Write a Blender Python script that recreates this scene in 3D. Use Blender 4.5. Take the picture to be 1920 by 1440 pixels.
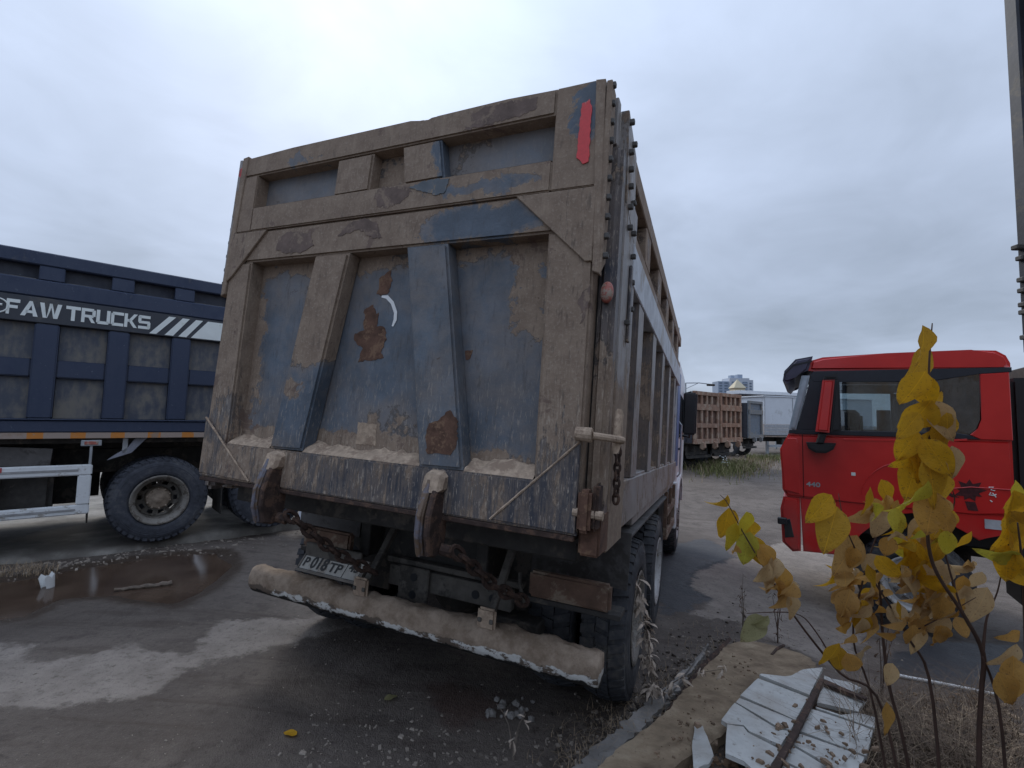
import bpy, bmesh, math, random
import numpy as np
from mathutils import Vector, Matrix, noise as mnoise
random.seed(7); RNG = np.random.default_rng(7)
for o in list(bpy.data.objects): bpy.data.objects.remove(o, do_unlink=True)
SC = bpy.context.scene; COL = SC.collection

# ------------------------------------------------------------------ camera
FPX, CX, CY, H = 884.0, 960.0, 720.0, 1.70          # photograph is 1920 x 1440
PITCH, ROLL = math.radians(4.1), math.atan(.0227)
Uc = np.array([math.sin(ROLL)*math.cos(PITCH), -math.cos(ROLL)*math.cos(PITCH), math.sin(PITCH)])
Fc = np.array([0, 0, 1.]) - Uc*Uc[2]; Fc /= np.linalg.norm(Fc); Rc = np.cross(Fc, Uc)
CM = np.array([Rc, Fc, Uc]); CAM = np.array([0, 0, H])
def ray(px, py): return CM @ (np.array([px-CX, py-CY, FPX])/FPX)
def at(px, py, d): return CAM + ray(px, py)*d                     # point at camera depth d
cd = bpy.data.cameras.new('camera'); cam = bpy.data.objects.new('camera', cd); COL.objects.link(cam)
cd.sensor_width = 36; cd.lens = FPX/1920*36; cd.clip_start = .05; cd.clip_end = 5000
mw = Matrix.Identity(4)
for i, v in enumerate((CM[:, 0], -CM[:, 1], -CM[:, 2])):
    for k in range(3): mw[k][i] = v[k]
mw.translation = Vector(CAM); cam.matrix_world = mw; SC.camera = cam

# ------------------------------------------------------------------ sky and light
sd = ray(610, 30); sd /= np.linalg.norm(sd)
SUN_EL, SUN_AZ = math.asin(sd[2]), math.atan2(sd[0], sd[1])
W = bpy.data.worlds.new('World'); SC.world = W; W.use_nodes = True
wn = W.node_tree; wn.nodes.clear()
def wnode(t, **k):
    n = wn.nodes.new(t)
    for a, b in k.items(): setattr(n, a, b)
    return n
def wl(a, b): wn.links.new(a, b)
def wmath(op, a, b=None, clamp=False):
    n = wnode('ShaderNodeMath', operation=op, use_clamp=clamp)
    for i, v in enumerate((a, b)):
        if v is None: continue
        if isinstance(v, (int, float)): n.inputs[i].default_value = v
        else: wl(v, n.inputs[i])
    return n.outputs[0]
sky = wnode('ShaderNodeTexSky', sky_type='NISHITA', sun_disc=False, sun_elevation=SUN_EL, sun_rotation=SUN_AZ)
tc = wnode('ShaderNodeTexCoord'); sep = wnode('ShaderNodeSeparateXYZ'); wl(tc.outputs['Generated'], sep.inputs[0])
den = wmath('ADD', wmath('MAXIMUM', sep.outputs[2], 0.0), .22)
cmb = wnode('ShaderNodeCombineXYZ'); wl(wmath('DIVIDE', sep.outputs[0], den), cmb.inputs[0]); wl(wmath('DIVIDE', sep.outputs[1], den), cmb.inputs[1])
def wnoise(sc, det, rough, dist):
    n = wnode('ShaderNodeTexNoise'); wl(cmb.outputs[0], n.inputs['Vector'])
    n.inputs['Scale'].default_value = sc; n.inputs['Detail'].default_value = det
    n.inputs['Roughness'].default_value = rough; n.inputs['Distortion'].default_value = dist
    return n.outputs['Fac']
n1 = wnoise(.75, 5, .5, .35); n2 = wnoise(2.6, 6, .55, .5)
cl = wmath('ADD', wmath('MULTIPLY', n1, .72), wmath('MULTIPLY', n2, .28))
rp = wnode('ShaderNodeValToRGB'); wl(cl, rp.inputs[0]); e = rp.color_ramp.elements
e[0].position = .33; e[0].color = (.385, .455, .575, 1); e[1].position = .66; e[1].color = (.655, .765, .985, 1)
# overcast brightening with height, thin cloud in front of the sun
zp = wmath('MAXIMUM', sep.outputs[2], 0.0)
zen = wmath('ADD', wmath('MULTIPLY', wmath('POWER', zp, 3.0), 1.3), wmath('ADD', wmath('MULTIPLY', zp, .12), .80))
dp = wnode('ShaderNodeVectorMath', operation='DOT_PRODUCT'); wl(tc.outputs['Generated'], dp.inputs[0]); dp.inputs[1].default_value = tuple(sd)
g = wmath('POWER', wmath('MAXIMUM', dp.outputs['Value'], 0.0), 14.0)
gl = wmath('ADD', wmath('MULTIPLY', g, .42), 1.0)
sc_ = wmath('MULTIPLY', wmath('MULTIPLY', zen, gl), 7.9)
vm = wnode('ShaderNodeVectorMath', operation='SCALE'); wl(rp.outputs[0], vm.inputs[0]); wl(sc_, vm.inputs['Scale'])
mx = wnode('ShaderNodeMixRGB'); mx.inputs[0].default_value = .92; wl(sky.outputs[0], mx.inputs[1]); wl(vm.outputs[0], mx.inputs[2])
bg = wnode('ShaderNodeBackground'); bg.inputs['Strength'].default_value = .10; wl(mx.outputs[0], bg.inputs[0])
ow = wnode('ShaderNodeOutputWorld'); wl(bg.outputs[0], ow.inputs[0])
sl = bpy.data.lights.new('sun', 'SUN'); sl.energy = 1.5; sl.angle = math.radians(30); sl.color = (1, .96, .9)
so = bpy.data.objects.new('sun', sl); COL.objects.link(so); so.location = (0, 0, 30)
so.rotation_euler = Vector(sd).to_track_quat('Z', 'Y').to_euler()
SC.view_settings.view_transform = 'Standard'; SC.view_settings.look = 'None'; SC.view_settings.gamma = 1
SC.view_settings.exposure = 0.38; SC.view_settings.use_curve_mapping = False

# ------------------------------------------------------------------ node materials
class Mt:
    def __init__(s, name, rough=.6, metal=0.0, spec=.4):
        s.m = bpy.data.materials.new(name); s.m.use_nodes = True; s.t = s.m.node_tree
        s.b = s.t.nodes['Principled BSDF']; s.b.inputs['Roughness'].default_value = rough
        s.b.inputs['Metallic'].default_value = metal; s.b.inputs['Specular IOR Level'].default_value = spec
        s._c = None
    def nd(s, t, **k):
        n = s.t.nodes.new(t)
        for a, b in k.items(): setattr(n, a, b)
        return n
    def put(s, v, sock):
        if v is None: return
        if isinstance(v, (int, float)):
            try: sock.default_value = v
            except TypeError: sock.default_value = (v, v, v)
        elif isinstance(v, (tuple, list)):
            sock.default_value = tuple(v)+(1.,) if len(sock.default_value) == 4 and len(v) == 3 else tuple(v)
        else: s.t.links.new(v, sock)
    def co(s):
        if s._c is None: s._c = s.nd('ShaderNodeTexCoord').outputs['Object']
        return s._c
    def sc(s, v, vec=None):
        n = s.nd('ShaderNodeVectorMath', operation='MULTIPLY'); s.put(vec or s.co(), n.inputs[0]); n.inputs[1].default_value = v; return n.outputs[0]
    def xyz(s, vec=None):
        n = s.nd('ShaderNodeSeparateXYZ'); s.put(vec or s.co(), n.inputs[0]); return n.outputs
    def noise(s, scale, det=4, rough=.55, vec=None, dist=0.0, col=False):
        n = s.nd('ShaderNodeTexNoise'); s.put(vec or s.co(), n.inputs['Vector'])
        n.inputs['Scale'].default_value = scale; n.inputs['Detail'].default_value = det
        n.inputs['Roughness'].default_value = rough; n.inputs['Distortion'].default_value = dist
        return n.outputs['Color' if col else 'Fac']
    def vor(s, scale, vec=None, out='Distance'):
        n = s.nd('ShaderNodeTexVoronoi'); s.put(vec or s.co(), n.inputs['Vector']); n.inputs['Scale'].default_value = scale; return n.outputs[out]
    def ma(s, op, a, b=None, c=None, clamp=False):
        n = s.nd('ShaderNodeMath', operation=op, use_clamp=clamp)
        for i, v in enumerate((a, b, c)): s.put(v, n.inputs[i])
        return n.outputs[0]
    def ss(s, v, a, b, lo=0.0, hi=1.0):
        n = s.nd('ShaderNodeMapRange', interpolation_type='SMOOTHSTEP'); s.put(v, n.inputs['Value'])
        n.inputs['From Min'].default_value = a; n.inputs['From Max'].default_value = b
        n.inputs['To Min'].default_value = lo; n.inputs['To Max'].default_value = hi; return n.outputs[0]
    def mix(s, f, a, b, mode='MIX'):
        n = s.nd('ShaderNodeMixRGB', blend_type=mode); s.put(f, n.inputs[0]); s.put(a, n.inputs[1]); s.put(b, n.inputs[2]); return n.outputs[0]
    def ramp(s, f, stops):
        n = s.nd('ShaderNodeValToRGB'); s.put(f, n.inputs[0]); e = n.color_ramp.elements
        while len(e) < len(stops): e.new(.5)
        for i, (p, c) in enumerate(stops): e[i].position = p; e[i].color = tuple(c)+(1.,)
        return n.outputs[0]
    def attr(s, name):
        return s.nd('ShaderNodeAttribute', attribute_name=name).outputs['Fac']
    def col(s, v): s.put(v, s.b.inputs['Base Color']); return s
    def rough(s, v): s.put(v, s.b.inputs['Roughness']); return s
    def bump(s, h, strength=.3, dist=.01):
        n = s.nd('ShaderNodeBump'); n.inputs['Strength'].default_value = strength; n.inputs['Distance'].default_value = dist
        s.put(h, n.inputs['Height']); s.t.links.new(n.outputs[0], s.b.inputs['Normal']); return s

def simple(name, c, rough=.6, metal=0., var=.25, scale=8, bump=.1, spec=.4, c2=None, s2=3, amt=.5):
    """plain surface with grain, optional second colour (dust, rust, stain) in patches"""
    m = Mt(name, rough, metal, spec)
    n = m.noise(scale, 6, .6)
    a = tuple(x*(1-var) for x in c); b = tuple(min(1, x*(1+var)) for x in c)
    cc = m.ramp(n, [(.3, a), (.7, b)])
    if c2:
        k = m.ma('ADD', m.ma('MULTIPLY', m.noise(s2, 6, .62, dist=.4), .75), m.ma('MULTIPLY', m.noise(s2*7, 4, .6), .25))
        cc = m.mix(m.ss(k, .62-amt*.3, .70-amt*.3), cc, c2)
    m.col(cc)
    if bump: m.bump(m.noise(scale*6, 5, .6), bump, .004)
    return m.m

MUD, MUD2, PALE = (.285, .217, .162), (.205, .150, .112), (.47, .40, .325)
def mudpaint(name, paint, mud=.5, blobs=(), streak=.0, edge=None, rough=.62, low=0., paint2=None, sp=1.0, drip=0.):
    """old paint under dried mud; object space is the truck's own space"""
    m = Mt(name, rough, 0, .35)
    x, y, z = m.xyz()
    n1 = m.noise(2.1, 7, .6, dist=.5); n2 = m.noise(17, 6, .65); n3 = m.noise(70, 4, .6)
    k = m.ma('ADD', m.ma('MULTIPLY', n1, 1.25), m.ma('MULTIPLY', n2, .42))
    k = m.ma('ADD', k, mud-1.33+.5)
    if drip:
        dr = m.ma('ADD', m.ma('MULTIPLY', m.noise(1.0, 6, .68, vec=m.sc((26, 26, 2.6)), dist=.4), .7), m.ma('MULTIPLY', m.noise(1.0, 5, .7, vec=m.sc((85, 85, 9))), .5))
        dm = m.ss(z, .02, .9) if low else .0
        k = m.ma('ADD', k, m.ma('MULTIPLY', m.ma('MULTIPLY', m.ma('SUBTRACT', dr, .62), drip), m.ma('SUBTRACT', 1.0, dm) if low else 1.0))
    nw = m.xyz(m.noise(5.5, 6, .68, dist=.6, col=True)); nf = m.xyz(m.noise(26, 5, .65, col=True))
    xw = m.ma('ADD', m.ma('ADD', x, m.ma('MULTIPLY', m.ma('SUBTRACT', nw[0], .5), .42)), m.ma('MULTIPLY', m.ma('SUBTRACT', nf[0], .5), .07))
    zw = m.ma('ADD', m.ma('ADD', z, m.ma('MULTIPLY', m.ma('SUBTRACT', nw[1], .5), .24)), m.ma('MULTIPLY', m.ma('SUBTRACT', nf[1], .5), .07))
    for bx, bz, rx, rz, a in blobs:
        dx = m.ma('MULTIPLY', m.ma('SUBTRACT', xw, bx), 1/rx); dz = m.ma('MULTIPLY', m.ma('SUBTRACT', zw, bz), 1/rz)
        d = m.ma('SQRT', m.ma('ADD', m.ma('MULTIPLY', dx, dx), m.ma('MULTIPLY', dz, dz)))
        k = m.ma('ADD', k, m.ss(d, 1.25, .6, 0., a))
    mask = m.ss(k, .475, .525)
    p2 = paint2 or tuple(c*1.5 for c in paint)
    pc = m.mix(m.ss(m.noise(5, 6, .6), .35, .7), paint, p2)
    film = m.ma('MULTIPLY', m.ss(k, .0, .5), .42)                      # thin dust film over the paint
    pc = m.mix(film, pc, MUD)
    mc = m.mix(m.ss(m.noise(9, 7, .65), .3, .72), MUD2, MUD); mc = m.mix(m.ma('MULTIPLY', m.ss(n3, .5, .75), .35), mc, PALE)
    c = m.mix(mask, pc, mc)
    # scratches and chips
    sv = m.sc((60, 60, 11)); st = m.noise(1.6, 5, .7, vec=sv, dist=.3)
    zl = m.ss(z, .95, .25) if low else None
    if streak:
        f = m.ss(st, .55, .64, 0, streak)
        if zl is not None: f = m.ma('MULTIPLY', f, m.ma('ADD', m.ma('MULTIPLY', zl, .9), .1))
        c = m.mix(f, c, PALE)
        f2 = m.ss(m.noise(1.3, 4, .7, vec=m.sc((34, 34, 6))), .55, .68, 0, streak*.85)
        c = m.mix(f2, c, (.06, .05, .045))
    rim = m.ma('MULTIPLY', m.ss(k, .44, .478), m.ss(k, .515, .482)); c = m.mix(m.ma('MULTIPLY', rim, .55), c, (.045, .036, .03))  # dark outline at mud edges: peel shadow painted into the colour
    pn = m.noise(3.4*sp, 8, .70, dist=.9); chips = m.ss(pn, .60, .615); c = m.mix(m.ma('MULTIPLY', m.ma('MULTIPLY', chips, mask), .62), c, (.135, .092, .078))
    chip2 = m.ss(m.noise(11*sp, 8, .72, dist=.8), .665, .68); c = m.mix(m.ma('MULTIPLY', chip2, .7), c, (.085, .052, .04))
    vs_ = m.ss(m.noise(1.0, 5, .65, vec=m.sc((14, 14, 1.6))), .54, .72, 0, .38); c = m.mix(m.ma('MULTIPLY', vs_, mask), c, (.38, .30, .225))
    m.col(c); m.rough(m.mix(mask, (.5,)*3, (.9,)*3))
    hgt = m.ma('ADD', m.ma('ADD', m.ma('MULTIPLY', mask, .9), m.ma('MULTIPLY', n2, .9)), m.ma('MULTIPLY', n3, .5))
    m.bump(hgt, .38, .006)
    return m.m

BLUE = (.070, .088, .112)
MT = {}
def M(k): return MT[k]
MT['gate_frame'] = mudpaint('muddy_gate_frame', BLUE, .80, [(-.62, 1.47, .36, .10, -.85), (-.62, 1.66, .33, .05, -.7), (-.07, 1.98, .07, .17, -.9), (-1.95, 2.03, .10, .04, -.6), (-1.2, .1, 1.3, .2, -.45)], .35, low=1)
MT['gate_low'] = mudpaint('streaked_gate_beam', (.040, .044, .058), .36, [(-1.95, .10, .5, .2, .28)], .55, drip=2.6, paint2=(.085, .082, .088))
MT['gate_side'] = mudpaint('muddy_gate_side', BLUE, .95, [(-.1, .30, .30, .30, -.35), (-2.35, .35, .3, .35, -.35)], .6, low=1, drip=2.2, paint2=(.10, .09, .09))
MT['gate_panel'] = mudpaint('blue_gate_panel', (.078, .099, .126), .25, [(-2.24, .8, .09, .9, .5), (-1.2, 1.36, 1.2, .08, .35), (-.33, 1.2, .1, .35, .5), (-1.2, .27, 1.2, .07, .5), (-1.05, .35, .2, .2, .25)], .42, low=1)
MT['gate_panel_up'] = mudpaint('dusty_gate_panel', (.10, .115, .135), .36, [], .1)
MT['rib_brown'] = mudpaint('half_muddy_rib', BLUE, .60, [(-1.6, .4, .3, .35, -.55), (-1.62, 1.05, .14, .32, .5), (-1.75, .58, .08, .08, .5)], .4, low=1)
MT['rib_blue'] = mudpaint('blue_rib', (.078, .100, .126), .22, [], .5, low=1)
MT['rib_up'] = mudpaint('muddy_upper_rib', BLUE, .75, [(-.86, 1.86, .07, .2, -.8)], .2)
MT['flange'] = mudpaint('muddy_flange', (.12, .12, .11), .72, [], .2)
MT['post_dark'] = mudpaint('dark_corner_post', (.035, .04, .055), .32, [(.04, .5, .3, .45, .3)], .55)
MT['column'] = mudpaint('grey_corner_column', (.20, .20, .205), .40, [(.05, .1, .6, .6, .5)], .25, drip=1.2)
MT['side_grey'] = mudpaint('grey_side_rib', (.20, .20, .205), .40, [], .2, drip=1.0)
MT['side_dark'] = mudpaint('blue_brown_side_panel', (.04, .042, .056), .42, [], .1, drip=1.2, paint2=(.075, .055, .05))
MT['side_rail'] = mudpaint('brown_side_rail', (.14, .10, .085), .62, [], .1)
MT['band'] = simple('pale_grey_band', (.42, .44, .47), .5, c2=(.30, .27, .24), s2=2, amt=.3)
MT['rust'] = simple('rust', (.115, .062, .042), .9, var=.45, scale=14, bump=.5, c2=(.20, .12, .075), s2=9, amt=.4)
MT['rust_dark'] = simple('dark_rust', (.05, .032, .026), .9, var=.5, scale=20, bump=.4, c2=(.11, .065, .045), s2=12, amt=.4)
MT['rust_chain'] = simple('rusty_chain', (.04, .023, .017), .85, var=.5, scale=30, bump=.4, c2=(.08, .045, .03), s2=25, amt=.35)
MT['sand'] = simple('dry_sand', (.40, .305, .225), 1., var=.32, scale=30, bump=.8, c2=(.28, .205, .15), s2=10, amt=.4)
MT['whitepaint'] = simple('white_stroke', (.75, .76, .76), .6, var=.08)
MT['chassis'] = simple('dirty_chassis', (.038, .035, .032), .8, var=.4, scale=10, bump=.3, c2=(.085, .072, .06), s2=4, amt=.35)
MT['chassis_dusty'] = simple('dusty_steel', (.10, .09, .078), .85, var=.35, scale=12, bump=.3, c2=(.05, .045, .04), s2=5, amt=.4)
MT['hook'] = simple('worn_purple_steel', (.13, .125, .15), .5, var=.3, scale=16, bump=.3, c2=(.14, .095, .065), s2=7, amt=.45)
MT['board'] = simple('rusty_lamp_board', (.125, .075, .052), .85, var=.35, scale=9, bump=.3, c2=(.22, .17, .125), s2=5, amt=.4)
MT['reflect'] = simple('red_reflector', (.62, .055, .06), .45, var=.08, scale=60, bump=.05, c2=(.5, .2, .18), s2=22, amt=.1)
MT['lamp_red'] = simple('dusty_red_lamp', (.36, .11, .085), .5, var=.3, scale=25, c2=(.34, .27, .22), s2=18, amt=.45)
MT['bolt'] = simple('dark_bolt', (.09, .085, .08), .7, var=.3)
MT['black'] = simple('black_plastic', (.018, .019, .022), .45, var=.2, bump=.05)
MT['rubber'] = None
MT['white_cab'] = simple('white_cab_paint', (.66, .68, .70), .35, var=.05, c2=(.42, .40, .37), s2=2, amt=.1, bump=0)
MT['glass'] = simple('dark_glass', (.02, .025, .03), .04, var=.1, bump=0, spec=.8)
MT['galv'] = simple('zinc_steel', (.36, .38, .40), .5, .4, var=.2)
def rubber():
    m = Mt('dusty_rubber', .8, 0, .3)
    k = m.ma('ADD', m.ma('MULTIPLY', m.noise(3, 6, .6), .6), m.ma('MULTIPLY', m.noise(25, 5, .6), .4))
    m.col(m.ramp(k, [(.3, (.018, .019, .022)), (.52, (.05, .052, .058)), (.72, (.13, .12, .108))])); m.bump(m.noise(60, 4, .6), .3, .004); return m.m
MT['rubber'] = rubber()
def tube_mat():
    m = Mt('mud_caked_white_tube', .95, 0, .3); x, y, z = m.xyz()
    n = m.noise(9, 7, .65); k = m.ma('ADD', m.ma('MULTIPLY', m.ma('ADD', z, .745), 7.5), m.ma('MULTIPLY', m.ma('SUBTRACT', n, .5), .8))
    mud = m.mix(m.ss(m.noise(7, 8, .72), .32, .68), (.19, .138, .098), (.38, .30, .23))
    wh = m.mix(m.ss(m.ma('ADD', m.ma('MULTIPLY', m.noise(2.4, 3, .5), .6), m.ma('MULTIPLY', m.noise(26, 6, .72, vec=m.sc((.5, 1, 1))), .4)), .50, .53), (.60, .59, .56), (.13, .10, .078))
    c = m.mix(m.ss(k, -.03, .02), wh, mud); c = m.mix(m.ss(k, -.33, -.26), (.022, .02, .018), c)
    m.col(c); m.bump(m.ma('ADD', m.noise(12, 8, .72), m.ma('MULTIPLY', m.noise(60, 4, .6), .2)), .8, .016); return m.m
MT['tube'] = tube_mat()

# ------------------------------------------------------------------ mesh helpers
def obj(name, bm, mat, parent=None, smooth=False, recalc=True):
    me = bpy.data.meshes.new(name)
    if recalc: bmesh.ops.recalc_face_normals(bm, faces=bm.faces[:])
    bm.to_mesh(me); bm.free()
    if smooth: me.shade_smooth()
    me.materials.append(MT[mat] if isinstance(mat, str) else mat)
    o = bpy.data.objects.new(name, me); COL.objects.link(o)
    if parent: o.parent = parent
    return o
def raw(name, V, F, mat, parent=None, smooth=False):
    me = bpy.data.meshes.new(name); me.from_pydata([tuple(v) for v in V], [], F); me.update()
    if smooth: me.shade_smooth()
    me.materials.append(MT[mat] if isinstance(mat, str) else mat)
    o = bpy.data.objects.new(name, me); COL.objects.link(o)
    if parent: o.parent = parent
    return o
def inst(src, parent=None, mw=None, name=None):
    c = src.copy(); COL.objects.link(c)
    c.parent = parent
    if mw is not None: c.matrix_local = mw
    return c
def tag(o, label, cat, group=None, kind=None):
    if label: o['label'] = label
    if cat: o['category'] = cat
    if group: o['group'] = group
    if kind: o['kind'] = kind
    return o
def struct(o, label=None): o['kind'] = 'structure'; return o
def empty(name, X, Y, Z, O):
    o = bpy.data.objects.new(name, None); COL.objects.link(o); o.empty_display_size = .2
    m = Matrix.Identity(4)
    for i, v in enumerate((X, Y, Z)):
        for k in range(3): m[k][i] = v[k]
    m.translation = Vector(O); o.matrix_world = m; return o
def box(bm, lo, hi, bev=.004, seg=1, rot=None, piv=None):
    r = bmesh.ops.create_cube(bm, size=1.0); vs = r['verts']
    for v in vs: v.co = Vector([lo[i]+(v.co[i]+.5)*(hi[i]-lo[i]) for i in range(3)])
    if rot is not None:
        p = Vector(piv if piv is not None else [(lo[i]+hi[i])/2 for i in range(3)])
        for v in vs: v.co = p + rot @ (v.co-p)
    if bev: bmesh.ops.bevel(bm, geom=list({e for v in vs for e in v.link_edges}), offset=bev, segments=seg, affect='EDGES', clamp_overlap=True)
def nb(lo, hi, bev=.004, **k):
    bm = bmesh.new(); box(bm, lo, hi, bev, **k); return bm
def prism(bm, pts, axis, a, b, bev=0, seg=1):
    """polygon pts (2-D in the remaining axes, cyclic order) extruded along axis from a to b"""
    ax = [i for i in range(3) if i != axis]
    def mk(p, t):
        c = [0, 0, 0]; c[ax[0]], c[ax[1]], c[axis] = p[0], p[1], t; return bm.verts.new(c)
    A = [mk(p, a) for p in pts]; B = [mk(p, b) for p in pts]; n = len(pts)
    fs = [bm.faces.new(A), bm.faces.new(B[::-1])]
    for i in range(n): fs.append(bm.faces.new((A[i], A[(i+1) % n], B[(i+1) % n], B[i])))
    if bev:
        es = list({e for f in fs[:2] for e in f.edges}); bmesh.ops.bevel(bm, geom=es, offset=bev, segments=seg, affect='EDGES', clamp_overlap=True)
def npr(pts, axis, a, b, bev=0, seg=1):
    bm = bmesh.new(); prism(bm, pts, axis, a, b, bev, seg); return bm
def tube(bm, pts, r, seg=8, cap=True):
    P = [Vector(p) for p in pts]; R = r if isinstance(r, (list, tuple)) else [r]*len(P); rings = []
    up = Vector((0, 0, 1)); prev = None
    for i, p in enumerate(P):
        t = (P[min(i+1, len(P)-1)]-P[max(i-1, 0)]).normalized()
        if prev is None:
            a = t.cross(up)
            if a.length < 1e-3: a = t.cross(Vector((1, 0, 0)))
        else: a = prev-t*prev.dot(t)
        a.normalize(); prev = a; b = t.cross(a)
        rings.append([bm.verts.new(p+(a*math.cos(k*math.tau/seg)+b*math.sin(k*math.tau/seg))*R[i]) for k in range(seg)])
    for i in range(len(P)-1):
        for k in range(seg):
            bm.faces.new((rings[i][k], rings[i][(k+1) % seg], rings[i+1][(k+1) % seg], rings[i+1][k]))
    if cap: bm.faces.new(rings[0][::-1]); bm.faces.new(rings[-1])
def ntube(pts, r, seg=8):
    bm = bmesh.new(); tube(bm, pts, r, seg); return bm
def lathe(bm, prof, seg=40, closed=False):
    """profile (x, r) turned round the X axis"""
    rings = [[bm.verts.new((x, r*math.cos(k*math.tau/seg), r*math.sin(k*math.tau/seg))) for k in range(seg)] if r > 1e-6 else [bm.verts.new((x, 0, 0))] for x, r in prof]
    n = len(rings)
    for i in range(n if closed else n-1):
        A, B = rings[i], rings[(i+1) % n]
        for k in range(seg):
            k2 = (k+1) % seg
            if len(A) == 1 and len(B) == 1: continue
            if len(A) == 1: bm.faces.new((A[0], B[k], B[k2]))
            elif len(B) == 1: bm.faces.new((A[k], A[k2], B[0]))
            else: bm.faces.new((A[k], A[k2], B[k2], B[k]))
def text_bm(body, size, wide=1.0, bold=0.0, ext=.001):
    cu = bpy.data.curves.new('t', 'FONT'); cu.body = body; cu.size = size; cu.extrude = ext; cu.offset = bold
    cu.resolution_u = 3
    o = bpy.data.objects.new('t', cu); COL.objects.link(o); bpy.context.view_layer.update()
    me = bpy.data.meshes.new_from_object(o.evaluated_get(bpy.context.evaluated_depsgraph_get()))
    bpy.data.objects.remove(o, do_unlink=True); bpy.data.curves.remove(cu)
    bm = bmesh.new(); bm.from_mesh(me); bpy.data.meshes.remove(me)
    for v in bm.verts: v.co.x *= wide
    return bm
def fitmap(bm, fn):
    for v in bm.verts: v.co = Vector(fn(v.co))
    return bm
def chain(bm, pts, L=.055, r=.0085, w=.034):
    """interlocked oval links along a polyline"""
    P = [Vector(p) for p in pts]; cum = [0]
    for a, b in zip(P, P[1:]): cum.append(cum[-1]+(b-a).length)
    n = int(cum[-1]/(L*.72))
    for i in range(n):
        s = i*L*.72
        j = max(k for k in range(len(cum)-1) if cum[k] <= s); t = (s-cum[j])/(cum[j+1]-cum[j])
        c = P[j].lerp(P[j+1], t); d = (P[j+1]-P[j]).normalized()
        q = d.cross(Vector((.3, .8, .4))).normalized(); q2 = d.cross(q)
        side = (q if i % 2 else q2)
        ring = []
        for k in range(10):
            a = k*math.tau/10
            ring.append(c+d*(math.cos(a)*L*.5)+side*(math.sin(a)*w*.5))
        ring.append(ring[0]); tube(bm, ring, r, 5, cap=False)

# numpy value noise
def vn(x, y, seed=0):
    xi, yi = np.floor(x).astype(np.int64), np.floor(y).astype(np.int64); xf, yf = x-xi, y-yi
    def h(a, b):
        n = (a*374761393+b*668265263+seed*974711) & 0xffffffff; n = ((n ^ (n >> 13))*1274126177) & 0xffffffff
        return ((n ^ (n >> 16)) & 0xffff)/65535.
    u, v = xf*xf*(3-2*xf), yf*yf*(3-2*yf)
    return (h(xi, yi)*(1-u)+h(xi+1, yi)*u)*(1-v)+(h(xi, yi+1)*(1-u)+h(xi+1, yi+1)*u)*v
def fbm(x, y, o=4, seed=0):
    s, a, t = 0, .5, 0
    for i in range(o): s = s+a*vn(x*2**i, y*2**i, seed+i); t += a; a *= .5
    return s/t
def sst(x, a, b):
    t = np.clip((x-a)/(b-a), 0, 1); return t*t*(3-2*t)

# ------------------------------------------------------------------ ground
BL0, BL1 = np.array([.44, 1.9]), np.array([2.35, 4.35])             # line of the broken concrete beam (berm starts right of it)
def gbase(x, y):
    x = np.asarray(x, float); y = np.asarray(y, float)
    ys = np.where(y < 8, y, 8+3*np.tanh((y-8)/3.))
    xs = np.where(x > 5, 5+3*np.tanh((x-5)/3.), np.where(x < -2.3, -2.3+.8*np.tanh((x+2.3)/.8), x))
    p = -.056*xs-.032*ys-.085*sst(x, 2.2, 4.2)
    t = sst(np.hypot(x, y), 9, 22); return p*(1-t)-.28*t
def gz(x, y):
    x = np.asarray(x, float); y = np.asarray(y, float); z = gbase(x, y)
    d = BL1-BL0; d = d/np.hypot(*d)
    side = (x-BL0[0])*d[1]-(y-BL0[1])*d[0]; al = (x-BL0[0])*d[0]+(y-BL0[1])*d[1]
    berm = sst(side, -.28, .10)*sst(al, 2.55, 1.9)*sst(-side, -2.6, -1.5)
    z = z+.11*berm*(.75+.5*fbm(x*3, y*3, 3, 5))
    near = sst(np.hypot(x, y), 14, 7)
    z = z+near*((fbm(x*.9, y*.9, 4, 1)-.5)*.035+(fbm(x*6, y*6, 3, 2)-.5)*.012*(1+2.*berm))
    return z
def G(px, py, dz=0.):
    d = ray(px, py); t = (0-H)/d[2]
    for _ in range(25):
        P = CAM+d*t; t = t+(float(gz(P[0], P[1]))+dz-P[2])/d[2]*.8
    P = CAM+d*t; return np.array([P[0], P[1], float(gz(P[0], P[1]))+dz])
def gpoly(pts): return np.array([G(*p)[:2] for p in pts])
def sdist(X, Y, poly):
    """signed distance, positive inside"""
    d = np.full(X.shape, 1e9); ins = np.zeros(X.shape, bool); n = len(poly)
    for i in range(n):
        a, b = poly[i], poly[(i+1) % n]; e = b-a
        t = np.clip(((X-a[0])*e[0]+(Y-a[1])*e[1])/(e@e+1e-12), 0, 1)
        d = np.minimum(d, np.hypot(X-a[0]-t*e[0], Y-a[1]-t*e[1]))
        c = ((a[1] > Y) != (b[1] > Y)) & (X < (b[0]-a[0])*(Y-a[1])/(b[1]-a[1]+1e-12)+a[0]); ins ^= c
    return np.where(ins, d, -d)
DRY = [gpoly([(-60, 1200), (60, 1212), (100, 1235), (160, 1232), (240, 1212), (300, 1222), (350, 1226), (385, 1205), (388, 1178), (420, 1160), (480, 1162), (560, 1155), (650, 1138), (690, 1172), (600, 1190), (500, 1225), (430, 1238), (330, 1262), (290, 1300), (200, 1305), (90, 1325), (-60, 1330)]),
       gpoly([(1300, 1070), (1345, 1050), (1480, 1010), (1600, 1060), (1640, 1180), (1560, 1250), (1440, 1200), (1380, 1165), (1290, 1150), (1335, 1125), (1290, 1100)])]
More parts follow.
